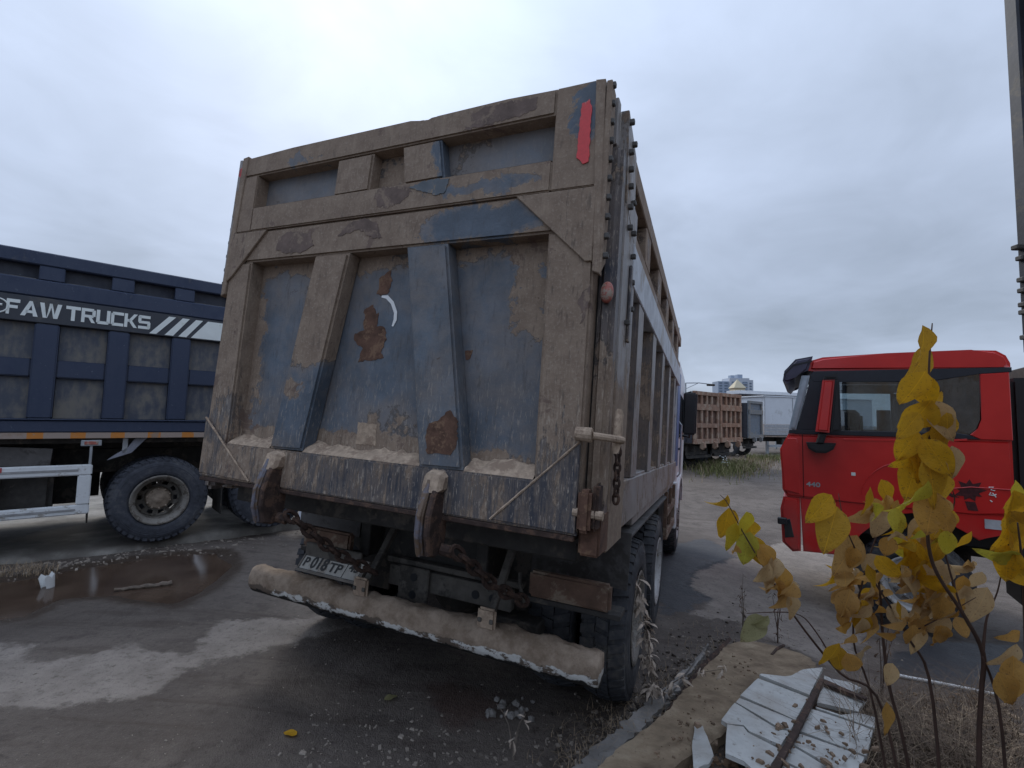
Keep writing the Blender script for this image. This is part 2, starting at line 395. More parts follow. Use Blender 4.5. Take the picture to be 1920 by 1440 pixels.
WETD = [gpoly([(1240, 1020), (1330, 1010), (1380, 1045), (1300, 1075), (1290, 1098), (1335, 1122), (1285, 1148), (1235, 1160), (1225, 1060)]),
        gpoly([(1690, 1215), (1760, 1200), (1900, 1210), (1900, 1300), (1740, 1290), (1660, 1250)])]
PUD = [gpoly([(-80, 1092), (60, 1078), (150, 1062), (330, 1040), (425, 1036), (450, 1062), (410, 1105), (330, 1138), (250, 1132), (200, 1122), (120, 1122), (60, 1152), (-80, 1170)])]
RED = [gpoly([(780, 1270), (860, 1275), (930, 1310), (920, 1350), (860, 1370), (790, 1330)])]
def axis(lo, hi, step, far, gr):
    c = list(np.arange(lo, hi, step)); d = step
    while c[-1] < far: d *= gr; c.append(c[-1]+d)
    d = step; left = []
    a = lo
    while a > -far: d *= gr; a -= d; left.append(a)
    return np.array(left[::-1]+c)
gx = axis(-6.6, 5.2, .05, 2500, 1.28); gy = axis(1.3, 8.6, .05, 2500, 1.28)
gX, gY = np.meshgrid(gx, gy); gZ = gz(gX, gY)
def region(L): return np.max([sdist(gX, gY, p) for p in L], axis=0)
wat = region(PUD); PZ = float(np.mean(gZ[wat > .05]))                 # the hollow that holds the puddle
gZ = gZ+(PZ+.012-gZ)*sst(wat, -.7, -.05)-.045*sst(wat, -.05, .25)*(.4+1.1*fbm(gX*3, gY*3, 4, 9))
nx, ny = len(gx), len(gy)
me = bpy.data.meshes.new('ground')
idx = np.arange(nx*ny).reshape(ny, nx)
me.from_pydata(np.stack([gX, gY, gZ], -1).reshape(-1, 3).tolist(), [], np.stack([idx[:-1, :-1], idx[:-1, 1:], idx[1:, 1:], idx[1:, :-1]], -1).reshape(-1, 4).tolist())
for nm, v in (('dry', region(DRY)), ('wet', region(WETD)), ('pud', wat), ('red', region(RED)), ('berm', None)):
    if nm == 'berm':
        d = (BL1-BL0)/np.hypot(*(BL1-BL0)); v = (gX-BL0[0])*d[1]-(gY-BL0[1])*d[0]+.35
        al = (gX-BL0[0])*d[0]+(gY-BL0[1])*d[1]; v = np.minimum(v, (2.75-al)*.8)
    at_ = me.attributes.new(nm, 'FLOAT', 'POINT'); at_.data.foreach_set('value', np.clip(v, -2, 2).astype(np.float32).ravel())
me.shade_smooth()
def ground_mat():
    m = Mt('wet_asphalt_and_mud', .7, 0, .28)
    w = m.ma('MULTIPLY', m.ma('SUBTRACT', m.noise(2.2, 7, .62, dist=.6), .5), .45)
    w2 = m.ma('MULTIPLY', m.ma('SUBTRACT', m.noise(11, 6, .65), .5), .25); ww = m.ma('ADD', w, w2)
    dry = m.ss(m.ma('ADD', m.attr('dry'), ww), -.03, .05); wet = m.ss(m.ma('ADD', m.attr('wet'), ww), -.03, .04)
    pud = m.ss(m.ma('ADD', m.attr('pud'), m.ma('MULTIPLY', ww, .6)), -.12, .03); berm = m.ss(m.ma('ADD', m.attr('berm'), m.ma('MULTIPLY', ww, 1.2)), -.05, .12)
    red = m.ss(m.ma('ADD', m.attr('red'), ww), -.05, .1)
    big = m.noise(.55, 6, .6, dist=.5); mid = m.noise(4, 7, .65); fine = m.noise(55, 5, .7); agg = m.vor(130)
    base = m.mix(m.ss(big, .36, .62), (.090, .073, .062), (.145, .121, .104))
    base = m.mix(m.ma('MULTIPLY', m.ss(mid, .5, .68), .6), base, (.058, .046, .040))
    dryc = m.mix(m.ss(mid, .3, .7), (.20, .172, .150), (.28, .245, .215))
    c = m.mix(dry, base, dryc)
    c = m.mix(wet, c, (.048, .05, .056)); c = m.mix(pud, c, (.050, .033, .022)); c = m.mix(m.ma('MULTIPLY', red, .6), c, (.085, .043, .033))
    soil = m.mix(m.ss(mid, .35, .7), (.055, .042, .033), (.135, .105, .082)); c = m.mix(berm, c, soil)
    c = m.mix(m.ss(agg, .32, .05, 0., .26), c, (.30, .275, .245))
    g1 = m.noise(24, 7, .75); c = m.mix(m.ss(g1, .50, .30, 0, .55), c, (.034, .027, .023)); c = m.mix(m.ss(g1, .56, .72, 0, .35), c, (.25, .22, .19))
    tr_ = m.noise(1.0, 6, .65, vec=m.sc((.7, 6.5, 1)), dist=.8); c = m.mix(m.ma('MULTIPLY', m.ss(tr_, .52, .66, 0, .5), m.ma('SUBTRACT', 1.0, dry)), c, (.06, .044, .035))
    c = m.mix(m.ss(fine, .60, .72, 0, .7), c, (.028, .024, .022)); c = m.mix(m.ss(m.noise(90, 3, .6), .70, .76, 0, .75), c, (.32, .295, .265))
    m.col(c)
    r = m.ma('ADD', m.ma('MULTIPLY', mid, .25), .60); r = m.ma('SUBTRACT', r, m.ma('MULTIPLY', wet, .25))
    r = m.ma('ADD', r, m.ma('MULTIPLY', dry, .22)); r = m.ma('SUBTRACT', r, m.ma('MULTIPLY', pud, .28), clamp=True); m.rough(r)
    hg = m.ma('ADD', m.ma('ADD', m.ma('MULTIPLY', fine, .8), m.ma('MULTIPLY', agg, -.5)), m.ma('MULTIPLY', m.noise(16, 6, .65), 1.8)); m.bump(hg, .7, .016)
    return m.m
_gz_slow = gz
def gz(x, y):                                                          # look up the built ground
    if np.ndim(x): return _gz_slow(x, y)
    i = min(max(int(np.searchsorted(gx, x))-1, 0), nx-2); j = min(max(int(np.searchsorted(gy, y))-1, 0), ny-2)
    u = (x-gx[i])/(gx[i+1]-gx[i]); v = (y-gy[j])/(gy[j+1]-gy[j])
    return (gZ[j, i]*(1-u)+gZ[j, i+1]*u)*(1-v)+(gZ[j+1, i]*(1-u)+gZ[j+1, i+1]*u)*v
def G(px, py, dz=0.):
    d = ray(px, py); t = (0-H)/d[2]
    for _ in range(12):
        x, y, z = d[0]*t, d[1]*t, H+d[2]*t; e_ = gz(x, y)+dz-z
        t = t+e_/d[2]*.85
        if abs(e_) < 2e-4: break
    return np.array([d[0]*t, d[1]*t, gz(d[0]*t, d[1]*t)+dz])
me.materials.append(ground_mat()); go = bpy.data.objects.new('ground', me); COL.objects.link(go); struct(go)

# puddle water: a level sheet in the hollow
def water():
    m = Mt('brown_puddle_water', .13, 0, .3); m.col(m.mix(m.ss(m.noise(2, 5, .6), .35, .65), (.055, .036, .026), (.085, .058, .042))); m.b.inputs['IOR'].default_value = 1.33
    m.bump(m.noise(7, 3, .5), .03, .01); return m.m
MT['water'] = water()
def puddle():
    bm = bmesh.new(); cut = (wat > -.14); vid = {}
    for j in range(ny-1):
        for i in range(nx-1):
            if cut[j, i] and cut[j, i+1] and cut[j+1, i] and cut[j+1, i+1]:
                q = []
                for a, b in ((j, i), (j, i+1), (j+1, i+1), (j+1, i)):
                    if (a, b) not in vid: vid[a, b] = bm.verts.new((gX[a, b], gY[a, b], PZ-.008))
                    q.append(vid[a, b])
                bm.faces.new(q)
    return struct(obj('water', bm, 'water', recalc=False))
puddle()

# ------------------------------------------------------------------ wheels
def wheel_meshes(R=.52, w=.30, rim_r=.29, lugs=40, deep=True, lug_h=.02, key=''):
    bm = bmesh.new(); h = w/2; Rt = R-lug_h
    prof = [(-h*.78, rim_r), (-h*.98, rim_r+.05), (-h, (R+rim_r)/2), (-h*.95, R-.07), (-h*.80, R-.02-lug_h*.5), (-h*.6, Rt), (0, Rt+.004), (h*.6, Rt), (h*.80, R-.02-lug_h*.5), (h*.95, R-.07),
            (h*1.0, R-.10), (h*.985, R-.105), (h, (R+rim_r)/2), (h*.99, rim_r+.06), (h*.95, rim_r+.035), (h*.78, rim_r)]
    lathe(bm, prof, 56)
    for k in range(lugs):
        for row, (x0, x1) in enumerate(((-h*.90, -h*.30), (-h*.24, h*.24), (h*.30, h*.90))):
            a = (k+(.5 if row == 1 else 0))*math.tau/lugs; rot = Matrix.Rotation(a, 3, 'X')
            ln = math.tau*R/lugs*.62
            vs = []
            sk = .25 if row != 1 else -.25
            for xx in (x0, x1):
                for t in (-ln/2, ln/2):
                    drop = .025 if (row != 1 and abs(xx) > h*.8) else 0
                    for rr in (Rt-.03-drop, R-drop):
                        vs.append(bm.verts.new(rot @ Vector((xx, t+sk*(xx-(x0+x1)/2), rr))))
            for f in ((0, 1, 3, 2), (4, 6, 7, 5), (0, 4, 5, 1), (2, 3, 7, 6), (1, 5, 7, 3)): bm.faces.new([vs[i] for i in f])
    tyre = bm
    bm = bmesh.new(); d = -.11 if deep else h*.55
    lathe(bm, [(h*.97, rim_r+.012), (h*1.0, rim_r+.004), (h*.99, rim_r-.012), (h*.88, rim_r-.022), (h*.80, rim_r-.05), (d+.04, rim_r-.055), (d+.01, rim_r-.065)], 48)
    seg = 60; hole = 10
    rr = [rim_r-.065, rim_r-.085, rim_r-.125, rim_r-.155]; xs_ = [d+.01, d, d-.004, d-.006] if deep else [d+.01, d+.035, d+.05, d+.06]
    rings = [[bm.verts.new((x, r*math.cos(k*math.tau/seg), r*math.sin(k*math.tau/seg))) for k in range(seg)] for x, r in zip(xs_, rr)]
    for i in range(3):
        for k in range(seg):
            if i == 1 and (k % (seg//hole)) < 3: continue
            k2 = (k+1) % seg; bm.faces.new((rings[i][k], rings[i][k2], rings[i+1][k2], rings[i+1][k]))
    lathe(bm, [(-h*.9, rim_r-.02), (d-.06, rim_r-.06)], 40)
    rim = bm
    bm = bmesh.new(); hr = rim_r-.152
    if deep: lathe(bm, [(d-.006, hr), (d+.05, hr-.002), (d+.09, hr-.012), (d+.105, hr-.03), (d+.108, .06), (d+.12, .055), (d+.12, 0)], 28)
    else: lathe(bm, [(d+.06, hr), (d+.066, .10), (d+.085, .085), (d+.09, 0)], 28)
    for k in range(10):
        a = k*math.tau/10; rn = hr+.012 if not deep else hr-.018; c = Vector((0, rn*math.cos(a), rn*math.sin(a)))
        x0 = d+.10 if deep else d+.055; tube(bm, [c+Vector((x0, 0, 0)), c+Vector((x0+.022, 0, 0))], .013, 6)
    hub = bm; out = []
    for nm, b in (('wheel', tyre), ('rim', rim), ('hub', hub)):
        bmesh.ops.recalc_face_normals(b, faces=b.faces[:]); me = bpy.data.meshes.new(nm); b.to_mesh(me); b.free(); me.shade_smooth() if nm != 'wheel' else None; out.append(me)
    return out
def add_wheel(meshes, mats, parent, loc, flip=False, spin=0., parts=True):
    key = (meshes[0].name, mats)
    mes = WC.get(key)
    if mes is None:
        mes = []
        for me, mt in zip(meshes, mats): c = me.copy(); c.materials.clear(); c.materials.append(MT[mt]); mes.append(c)
        WC[key] = mes
    o = bpy.data.objects.new('wheel', mes[0]); COL.objects.link(o); o.parent = parent
    o.matrix_local = Matrix.Translation(loc) @ Matrix.Rotation(math.pi if flip else 0, 4, 'Z') @ Matrix.Rotation(spin, 4, 'X')
    if parts:
        for nm, me in (('rim', mes[1]), ('hub', mes[2])):
            c = bpy.data.objects.new(nm, me); COL.objects.link(c); c.parent = o
    return o
WC = {}
WREAR = wheel_meshes(); WFRONT = wheel_meshes(deep=False, R=.515)
MT['rim_dusty'] = simple('dusty_rim', (.20, .185, .165), .6, .2, var=.3, c2=(.10, .085, .07), s2=8, amt=.4)
MT['rim_pale'] = simple('pale_rim', (.42, .42, .42), .5, .2, var=.2, c2=(.22, .19, .16), s2=8, amt=.35)
MT['hub_tan'] = simple('tan_dust_hub', (.34, .275, .215), .9, var=.3, scale=20, bump=.4)
MT['rubber_blue'] = (lambda: (lambda m: (m.col(m.ramp(m.ma('ADD', m.ma('MULTIPLY', m.noise(3.5, 6, .65), .65), m.ma('MULTIPLY', m.noise(25, 5, .6), .35)), [(.32, (.026, .028, .034)), (.52, (.055, .06, .075)), (.70, (.12, .122, .125))])), m.bump(m.noise(60, 4, .6), .3, .004), m.m)[-1])(Mt('blue_grey_rubber', .8, 0, .3)))()

# ------------------------------------------------------------------ main tipper truck
TX = np.array([.9209, -.3879, -.0391]); TY = np.array([.3862, .9209, -.0524]); TX /= np.linalg.norm(TX)
TY -= TX*(TX@TY); TY /= np.linalg.norm(TY); TZ = np.cross(TX, TY); TO = np.array([.288, 2.052, 1.203])
trk = empty('tipper_truck', TX, TY, TZ, TO)
tag(trk, 'mud-caked blue-grey tipper truck seen from behind, nearest in the yard', 'truck')
XL, XR = -2.43, 0.0
def P(name, bm, mat, par=None, **k): return obj(name, bm, mat, par or trk, **k)
# tailgate sheets
gate = P('tailgate', nb((XL+.01, .10, .02), (XR-.01, .125, 2.08), .003), 'gate_panel')
P('upper_panel', nb((-2.30, .088, 1.70), (-.22, .098, 2.0), 0), 'gate_panel_up', gate)
# top beam with a dent
tp = [(XL+.0, 2.105), (-2.0, 2.112), (-1.10, 2.116), (-1.02, 2.112), (-.98, 2.100), (-.955, 2.097), (-.93, 2.118), (-.5, 2.118), (-.235, 2.118), (-.235, 1.981), (XL+.0, 1.969)]
P('top_beam', npr(tp, 1, 0.0, .13, .010, 2), 'gate_frame')
P('upper_post', nb((-.2335, .0, 1.584), (-.002, .128, 2.116), .005, seg=2), 'gate_frame')
P('upper_post', nb((XL, .0, 1.584), (-2.284, .126, 1.968), .005, seg=2), 'gate_frame')
P('middle_beam', nb((-2.283, -.004, 1.582), (-.234, .12, 1.742), .008, seg=2), 'gate_frame')
P('cross_beam', nb((XL, .004, 1.376), (XR, .12, 1.578), .012, seg=2), 'gate_frame')
P('side_beam', npr([(-.228, 1.374), (-.0, 1.374), (-.0, .0), (-.205, .212), (-.214, .25)], 1, .002, .122, .012, 2), 'gate_side')
P('side_beam', npr([(XL, 1.374), (-2.237, 1.374), (-2.222, .25), (-2.23, .216), (XL, .03)], 1, .002, .122, .012, 2), 'gate_side')
P('bottom_beam', npr([(XL, .0), (XR, .0), (XR, .012), (-.21, .214), (-2.226, .214), (XL, .016)], 1, -.006, .115, .010, 2), 'gate_low')
# corner gusset plates, welded on
for pts, mt in (([(-.006, 1.572), (-.006, 1.215), (-.037, 1.215), (-.405, 1.572)], 'gate_side'), ([(-2.424, 1.572), (-2.424, 1.25), (-2.385, 1.28), (-2.12, 1.572)], 'gate_side'),
            ([(-.004, .008), (-.004, .400), (-.404, .016)], 'gate_low'), ([(-2.424, .02), (-2.426, .36), (-1.975, .01)], 'gate_low')):
    P('gusset', npr(pts, 1, -.012, .01, .003), mt)
def seam(a, b, r=.006, y=-.012):
    n = 14; pts = [(a[0]+(b[0]-a[0])*i/n, y-random.uniform(0, .003), a[1]+(b[1]-a[1])*i/n) for i in range(n+1)]
    return P('weld_seam', ntube(pts, [r*random.uniform(.7, 1.2) for _ in pts], 6), 'sand')
seam((-.404, .016), (-.006, .400)); seam((-2.424, .362), (-1.975, .01))
# ribs (box section, sloping)
P('rib', npr([(-1.693, 1.372), (-1.432, 1.372), (-1.608, .222), (-1.860, .216)], 1, -.004, .105, .014, 2), 'rib_brown')
P('rib', npr([(-1.037, 1.372), (-.782, 1.372), (-.572, .218), (-.822, .212)], 1, -.004, .105, .014, 2), 'rib_blue')
P('rib', npr([(-1.612, 1.970), (-1.345, 1.972), (-1.352, 1.74), (-1.617, 1.738)], 1, .006, .10, .012, 2), 'rib_up')
P('rib', npr([(-1.142, 1.974), (-.889, 1.976), (-.845, 1.745), (-1.108, 1.742)], 1, .006, .10, .012, 2), 'rib_up')
# dirt lying on the ledges
def heap(x0, x1, z0, h):
    nxx, nyy = int((x1-x0)/.018), 7; V = []; F = []
    for j in range(nyy+1):
        for i in range(nxx+1):
            x = x0+(x1-x0)*i/nxx; y = .004+(.098-.004)*j/nyy
            f = float(fbm(np.array(x*14+9.), np.array(y*14+3.), 4, 3)); V.append((x, y, z0+.001+h*(j/nyy)**.8*(.35+1.1*f)+.006*f*(j > 0)))
    for j in range(nyy):
        for i in range(nxx): a = j*(nxx+1)+i; F.append((a, a+1, a+nxx+2, a+nxx+1))
    return tag(raw('dirt_heap', V, F, 'sand', trk, smooth=True), None, None, kind='stuff')
heap(-2.22, -1.865, .214, .06); heap(-1.605, -.825, .214, .055); heap(-.57, -.215, .214, .06)
heap(-2.27, -1.62, 1.742, .014); heap(-1.35, -1.11, 1.742, .012); heap(-.84, -.24, 1.742, .014)
# flaked paint down to rust, traced from the photograph on the panel
def patch(name, pts, y, mat, jag=.006, th=.0025, par=None):
    out = []
    for i, p in enumerate(pts):
        q = pts[(i+1) % len(pts)]; n = max(1, int(math.hypot(q[0]-p[0], q[1]-p[1])/.014))
        for k in range(n): t = k/n; out.append((p[0]+(q[0]-p[0])*t+random.uniform(-jag, jag), p[1]+(q[1]-p[1])*t+random.uniform(-jag, jag)))
    bm = bmesh.new(); vs = [bm.verts.new((a, y-th, b)) for a, b in out]; f = bm.faces.new(vs)
    r = bmesh.ops.extrude_face_region(bm, geom=[f])
    for v in r['geom']:
        if isinstance(v, bmesh.types.BMVert): v.co.y = y+.002
    bmesh.ops.triangulate(bm, faces=bm.faces[:])
    return P(name, bm, mat, par)
def TH(px, py, y):                                                     # pixel -> tailgate plane
    d = ray(px, py); dl = np.array([d@TX, d@TY, d@TZ]); ol = np.array([(CAM-TO)@TX, (CAM-TO)@TY, (CAM-TO)@TZ])
    q = ol+dl*((y-ol[1])/dl[1]); return (q[0], q[2])
patch('rust_patch', [TH(a, b, .1) for a, b in ((683, 580), (700, 572), (706, 590), (712, 586), (708, 612), (722, 614), (725, 636), (714, 660), (718, 672), (694, 675), (672, 678), (680, 652), (664, 640), (666, 626), (683, 620))], .1, 'rust', par=gate)
patch('rust_patch', [TH(a, b, .1) for a, b in ((712, 522), (732, 508), (735, 526), (728, 552), (706, 553), (712, 536))], .1, 'rust', par=gate)
patch('rust_patch', [TH(a, b, .1) for a, b in ((672, 792), (707, 796), (704, 836), (668, 832))], .1, 'sand', jag=.003, par=gate)
rb = [o for o in trk.children if o.name.startswith('rib')][1]
patch('rust_patch', [TH(a, b, -.004) for a, b in ((803, 795), (825, 785), (846, 768), (858, 790), (858, 835), (846, 852), (815, 848), (800, 850), (798, 820))], -.004, 'rust', par=rb)
arc = [TH(a, b, .098) for a, b in ((716, 556), (726, 557), (736, 568), (742, 586), (741, 600), (736, 612))]
bm = bmesh.new(); Vt = [(a, .0965, b) for a, b in arc]; pr = None
for i, (a, b) in enumerate(arc):
    j0, j1 = max(i-1, 0), min(i+1, len(arc)-1); dx, dz = arc[j1][0]-arc[j0][0], arc[j1][1]-arc[j0][1]; L = math.hypot(dx, dz); w = .011*(.5 if i in (0, 5) else 1)
    cur = (bm.verts.new((a-dz/L*w, .0965, b+dx/L*w)), bm.verts.new((a+dz/L*w, .0965, b-dx/L*w)))
    if pr: bm.faces.new((pr[0], pr[1], cur[1], cur[0]))
    pr = cur
P('paint_stroke', bm, 'whitepaint', gate)
MT['peel'] = simple('bare_brown_primer', (.150, .108, .090), .85, var=.35, scale=11, bump=.4, c2=(.24, .18, .135), s2=8, amt=.4)
MT['flake'] = simple('slate_blue_flake', (.10, .118, .135), .6, var=.2, scale=14, bump=.3, c2=(.22, .175, .135), s2=14, amt=.25)
def zq(ox, oy, sc, pts, y): return [TH(ox+a/sc, oy+b/sc, y) for a, b in pts]
patch('peeled_patch', zq(360, 120, 3.79, ((600, 1320), (625, 1230), (690, 1195), (760, 1190), (840, 1200), (862, 1290), (800, 1335), (680, 1345)), .003), .003, 'peel', .008, .0015)
patch('peeled_patch', zq(360, 120, 3.79, ((1035, 1225), (1085, 1160), (1150, 1112), (1240, 1100), (1310, 1130), (1355, 1240), (1280, 1235), (1200, 1180), (1120, 1195)), .003), .003, 'peel', .008, .0015)
patch('peeled_patch', zq(800, 120, 3.79, ((262, 478), (290, 375), (400, 312), (560, 272), (780, 240), (790, 312), (660, 368), (540, 400), (400, 440)), .0), .0, 'peel', .008, .0015)
patch('peeled_patch', zq(360, 120, 3.79, ((1300, 950), (1330, 890), (1420, 870), (1540, 850), (1560, 900), (1480, 990), (1380, 1020), (1310, 1010)), -.004), -.004, 'peel', .010, .0015)
patch('paint_flake', zq(360, 120, 3.79, ((1545, 875), (1700, 822), (1835, 812), (1800, 905), (1750, 935), (1640, 908)), -.004), -.0045, 'flake', .006, .003)
patch('peeled_patch', zq(800, 480, 3.6, ((1015, 310), (1055, 240), (1108, 195), (1100, 300), (1080, 340), (1070, 420), (1040, 460), (1060, 380)), .002), .002, 'peel', .005, .0015)
patch('peeled_patch', zq(360, 120, 3.79, ((310, 1040), (320, 920), (345, 850), (365, 870), (350, 960), (330, 1040)), .0), .0, 'peel', .004, .0015)
patch('rust_patch', zq(800, 480, 3.6, ((262, 640), (312, 632), (296, 690), (262, 705)), .1), .1, 'rust', .003, par=gate)
# red reflector strips on the gate corners
patch('reflector', [TH(a, b, 0) for a, b in ((1092, 196), (1106, 188), (1110, 200), (1108, 240), (1104, 303), (1092, 308), (1082, 296), (1087, 240))], 0, 'reflect', jag=.003, th=.006)
patch('reflector', [TH(a, b, 0) for a, b in ((452, 318), (461, 311), (462, 328), (454, 336), (449, 330))], 0, 'reflect', jag=.003, th=.006)
# flanges with bolts along the upper gate edge
for sx, xa in ((1, .0), (-1, XL)):
    q = [(xa-sx*.040, 2.112), (xa+sx*.006, 2.106), (xa+sx*.034, 1.152), (xa-sx*.002, 1.168)]
    fl = P('flange', npr(q, 1, -.010, .03, .004), 'flange')
    P('flange_return', npr([(-.006, 2.095), (.085, 2.08), (.07, 1.23), (-.006, 1.16)], 0, xa+sx*.012 if sx > 0 else xa-.040, xa+.040 if sx > 0 else xa-.012, .003), 'flange' if sx > 0 else 'column', fl)
    for i in range(10):
        z = 1.245+i*.093; x0 = xa+sx*(.034-(z-1.15)*.012)
        P('bolt', nb((min(x0, x0+sx*.030), .004, z-.013), (max(x0, x0+sx*.030), .030, z+.013), .004), 'bolt', fl)
# right rear corner
P('corner_post', nb((.006, .09, -.10), (.088, .215, 1.84), .026, seg=3), 'post_dark')
P('post_cap', npr([(.10, 2.08), (.16, 2.085), (.18, 1.84), (.10, 1.84)], 0, .004, .052, .004), 'column')
P('corner_post', nb((XL-.088, .09, -.10), (XL-.006, .215, 1.86), .026, seg=3), 'post_dark')
P('corner_column', nb((-.01, .22, -.10), (.092, .60, 1.70), .008), 'column')
P('corner_column', nb((XL-.092, .22, -.10), (XL+.01, .60, 1.70), .008), 'column')
P('gate_gap_filler', nb((-.006, .13, -.05), (.03, .20, 1.84), 0), 'chassis'); P('gate_gap_filler', nb((XL-.03, .13, -.05), (XL+.006, .20, 1.84), 0), 'chassis')  # dark strips added to shut the see-through gap beside the gate
P('corner_foot', nb((.002, .03, -.085), (.095, .21, .10), .010, seg=2), 'rust')
P('corner_plate', npr([(.165, 2.05), (.24, 2.02), (.44, 1.96), (.50, 1.50), (.222, 1.60), (.185, 1.84)], 0, .050, .094, .003), 'column')
for y, z in ((.19, 2.0), (.30, 1.95), (.22, 1.86), (.24, 1.78), (.26, 1.70), (.36, 1.66), (.28, 1.60), (.30, 1.50), (.42, 1.52), (.44, 1.40), (.45, 1.26), (.47, 1.12), (.36, 1.02)):
    P('bolt', nb((.092, y-.013, z-.013), (.118, y+.013, z+.013), .004), 'bolt')
P('latch_bar', nb((.093, .40, .93), (.108, .445, 1.34), .004), 'post_dark')
bm = bmesh.new(); lathe(bm, [(0, .0), (0, .03), (.018, .036), (.034, .03), (.04, .0)], 20)
for v in bm.verts: v.co = Vector((v.co.y*.85+.055, .088-v.co.x, v.co.z*1.45+1.09))
P('side_lamp', bm, 'lamp_red', smooth=True)
P('latch_pin', ntube([(-.02, -.03, .434), (.045, -.032, .432), (.05, -.032, .432)], [.030, .032, .030], 12), 'sand')
P('latch_rod', ntube([(.05, -.03, .430), (.13, .02, .424), (.155, .10, .42)], [.017, .017, .017], 10), 'sand')
P('latch_plate', npr([(.06, .36), (.13, .40), (.15, .54), (.10, .56), (.07, .48)], 0, .118, .150, .008), 'sand')
P('hinge_block', nb((.004, -.035, .02), (.062, .05, .20), .014, seg=2), 'rust')
P('hinge_lug', nb((.064, -.02, .03), (.09, .08, .23), .012, seg=2), 'rust_dark')
P('hinge_pin', ntube([(-.02, .0, .10), (.11, .0, .098)], .02, 10), 'sand')
bm = bmesh.new(); chain(bm, [(.115, .24, .40), (.118, .24, .10)], .05, .007, .03); P('hanging_chain', bm, 'rust_dark')
# right and left side wall
YE = 5.0
for sx, xo in ((1, 0.0), (-1, XL)):
    def sb(name, x0, x1, y0, y1, z0, z1, mat, bev=.006, par=None):
        a, b = xo+sx*x0, xo+sx*x1; return P(name, nb((min(a, b), y0, z0), (max(a, b), y1, z1), bev), mat, par)
    sb('side_panel', -.02, .0, .20, YE, -.04, 1.95, 'side_dark', .002)
    sb('side_bottom_rail', .0, .09, .602, YE, -.045, .205, 'side_grey')
    sb('sill', .01, .07, 1.15, YE-.1, -.115, -.049, 'side_grey')
    sb('side_band', .004, .098, .50, YE, 1.268, 1.50, 'band')
    sb('band_shelf', .0, .088, .44, YE, 1.506, 1.585, 'side_rail')
    sb('top_rail', .0, .092, .36, YE, 1.83, 1.955, 'side_rail')
    for k in range(6):
        y = .82+.80*k
        if y < 4.3:
            q = [(.0, y+.0), (.084, y+.03), (.084, y+.25), (.0, y+.28)]
            rb_ = P('side_rib', npr([(xo+sx*a, b) for a, b in q], 2, .207, 1.266, .004), 'side_dark')
            sb('rib_face', .085, .090, y+.034, y+.246, .210, 1.262, 'side_grey', .001, rb_)
            P('ledge_plate', npr([(.206, .207), (.0, .207), (.0, .30)], 1, 0, 0.001) if 0 else nb((min(xo, xo+sx*.08), y+.305, .2), (max(xo, xo+sx*.08), y+.775, .222), .004), 'side_grey')
        y = .36+.80*k
        if k == 0: sb('upper_rib', .0, .088, .361, .50, 1.587, 1.828, 'side_rail')
        else: sb('upper_rib', .0, .088, y-.14, y+.10, 1.587, 1.828, 'side_rail')
P('front_bulkhead', nb((XL-.06, YE+.003, -.04), (.06, YE+.06, 2.12), .006), 'band')
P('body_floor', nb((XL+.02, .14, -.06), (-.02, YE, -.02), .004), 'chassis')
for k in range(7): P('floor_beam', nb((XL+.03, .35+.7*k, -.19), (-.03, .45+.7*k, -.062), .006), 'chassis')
P('rear_beam', nb((XL+.05, .24, -.17), (-.05, .36, -.062), .008), 'chassis'); P('lower_lip', nb((XL+.01, -.004, -.028), (-.01, .105, -.003), .004), 'rust_dark')
# hooks under the gate with chains
for hx in (-1.77, -.70):
    o = [(-.045, .16), (-.085, .10), (-.115, .0), (-.115, -.09), (-.085, -.185), (-.03, -.20), (.03, -.185), (.05, -.12), (.05, .10), (-.0, .165)]
    hk = P('hook', npr(o, 0, hx-.042, hx+.0, .008), 'hook')
    P('hook_plate', npr([(y*.985, z*.985) for y, z in o], 0, hx+.008, hx+.042, .008), 'rust_dark', hk)
    P('hook_rib', npr([(-.055, .17), (-.125, .0), (-.125, -.1), (-.09, -.19), (-.075, -.18), (-.10, -.09), (-.10, 0), (-.04, .16)], 0, hx-.03, hx-.006, .004), 'hook', hk)
    P('mud_cap', npr([(-.075, .105), (-.05, .19), (.01, .21), (.04, .12), (-.02, .10)], 0, hx-.06, hx+.055, .02), 'sand', hk)
    P('hook_eye', ntube([(hx+.045, .0, -.16), (hx+.10, .02, -.17)], .028, 10), 'rust_dark', hk)
for a, b in (((-1.64, .02, -.15), (-1.30, .42, -.50)), ((-.57, .02, -.17), (-.33, .45, -.48))):
    bm = bmesh.new(); mid = ((a[0]+b[0])/2, (a[1]+b[1])/2, (a[2]+b[2])/2-.035); chain(bm, [a, mid, b], .088, .0125, .052); P('chain', bm, 'rust_chain')
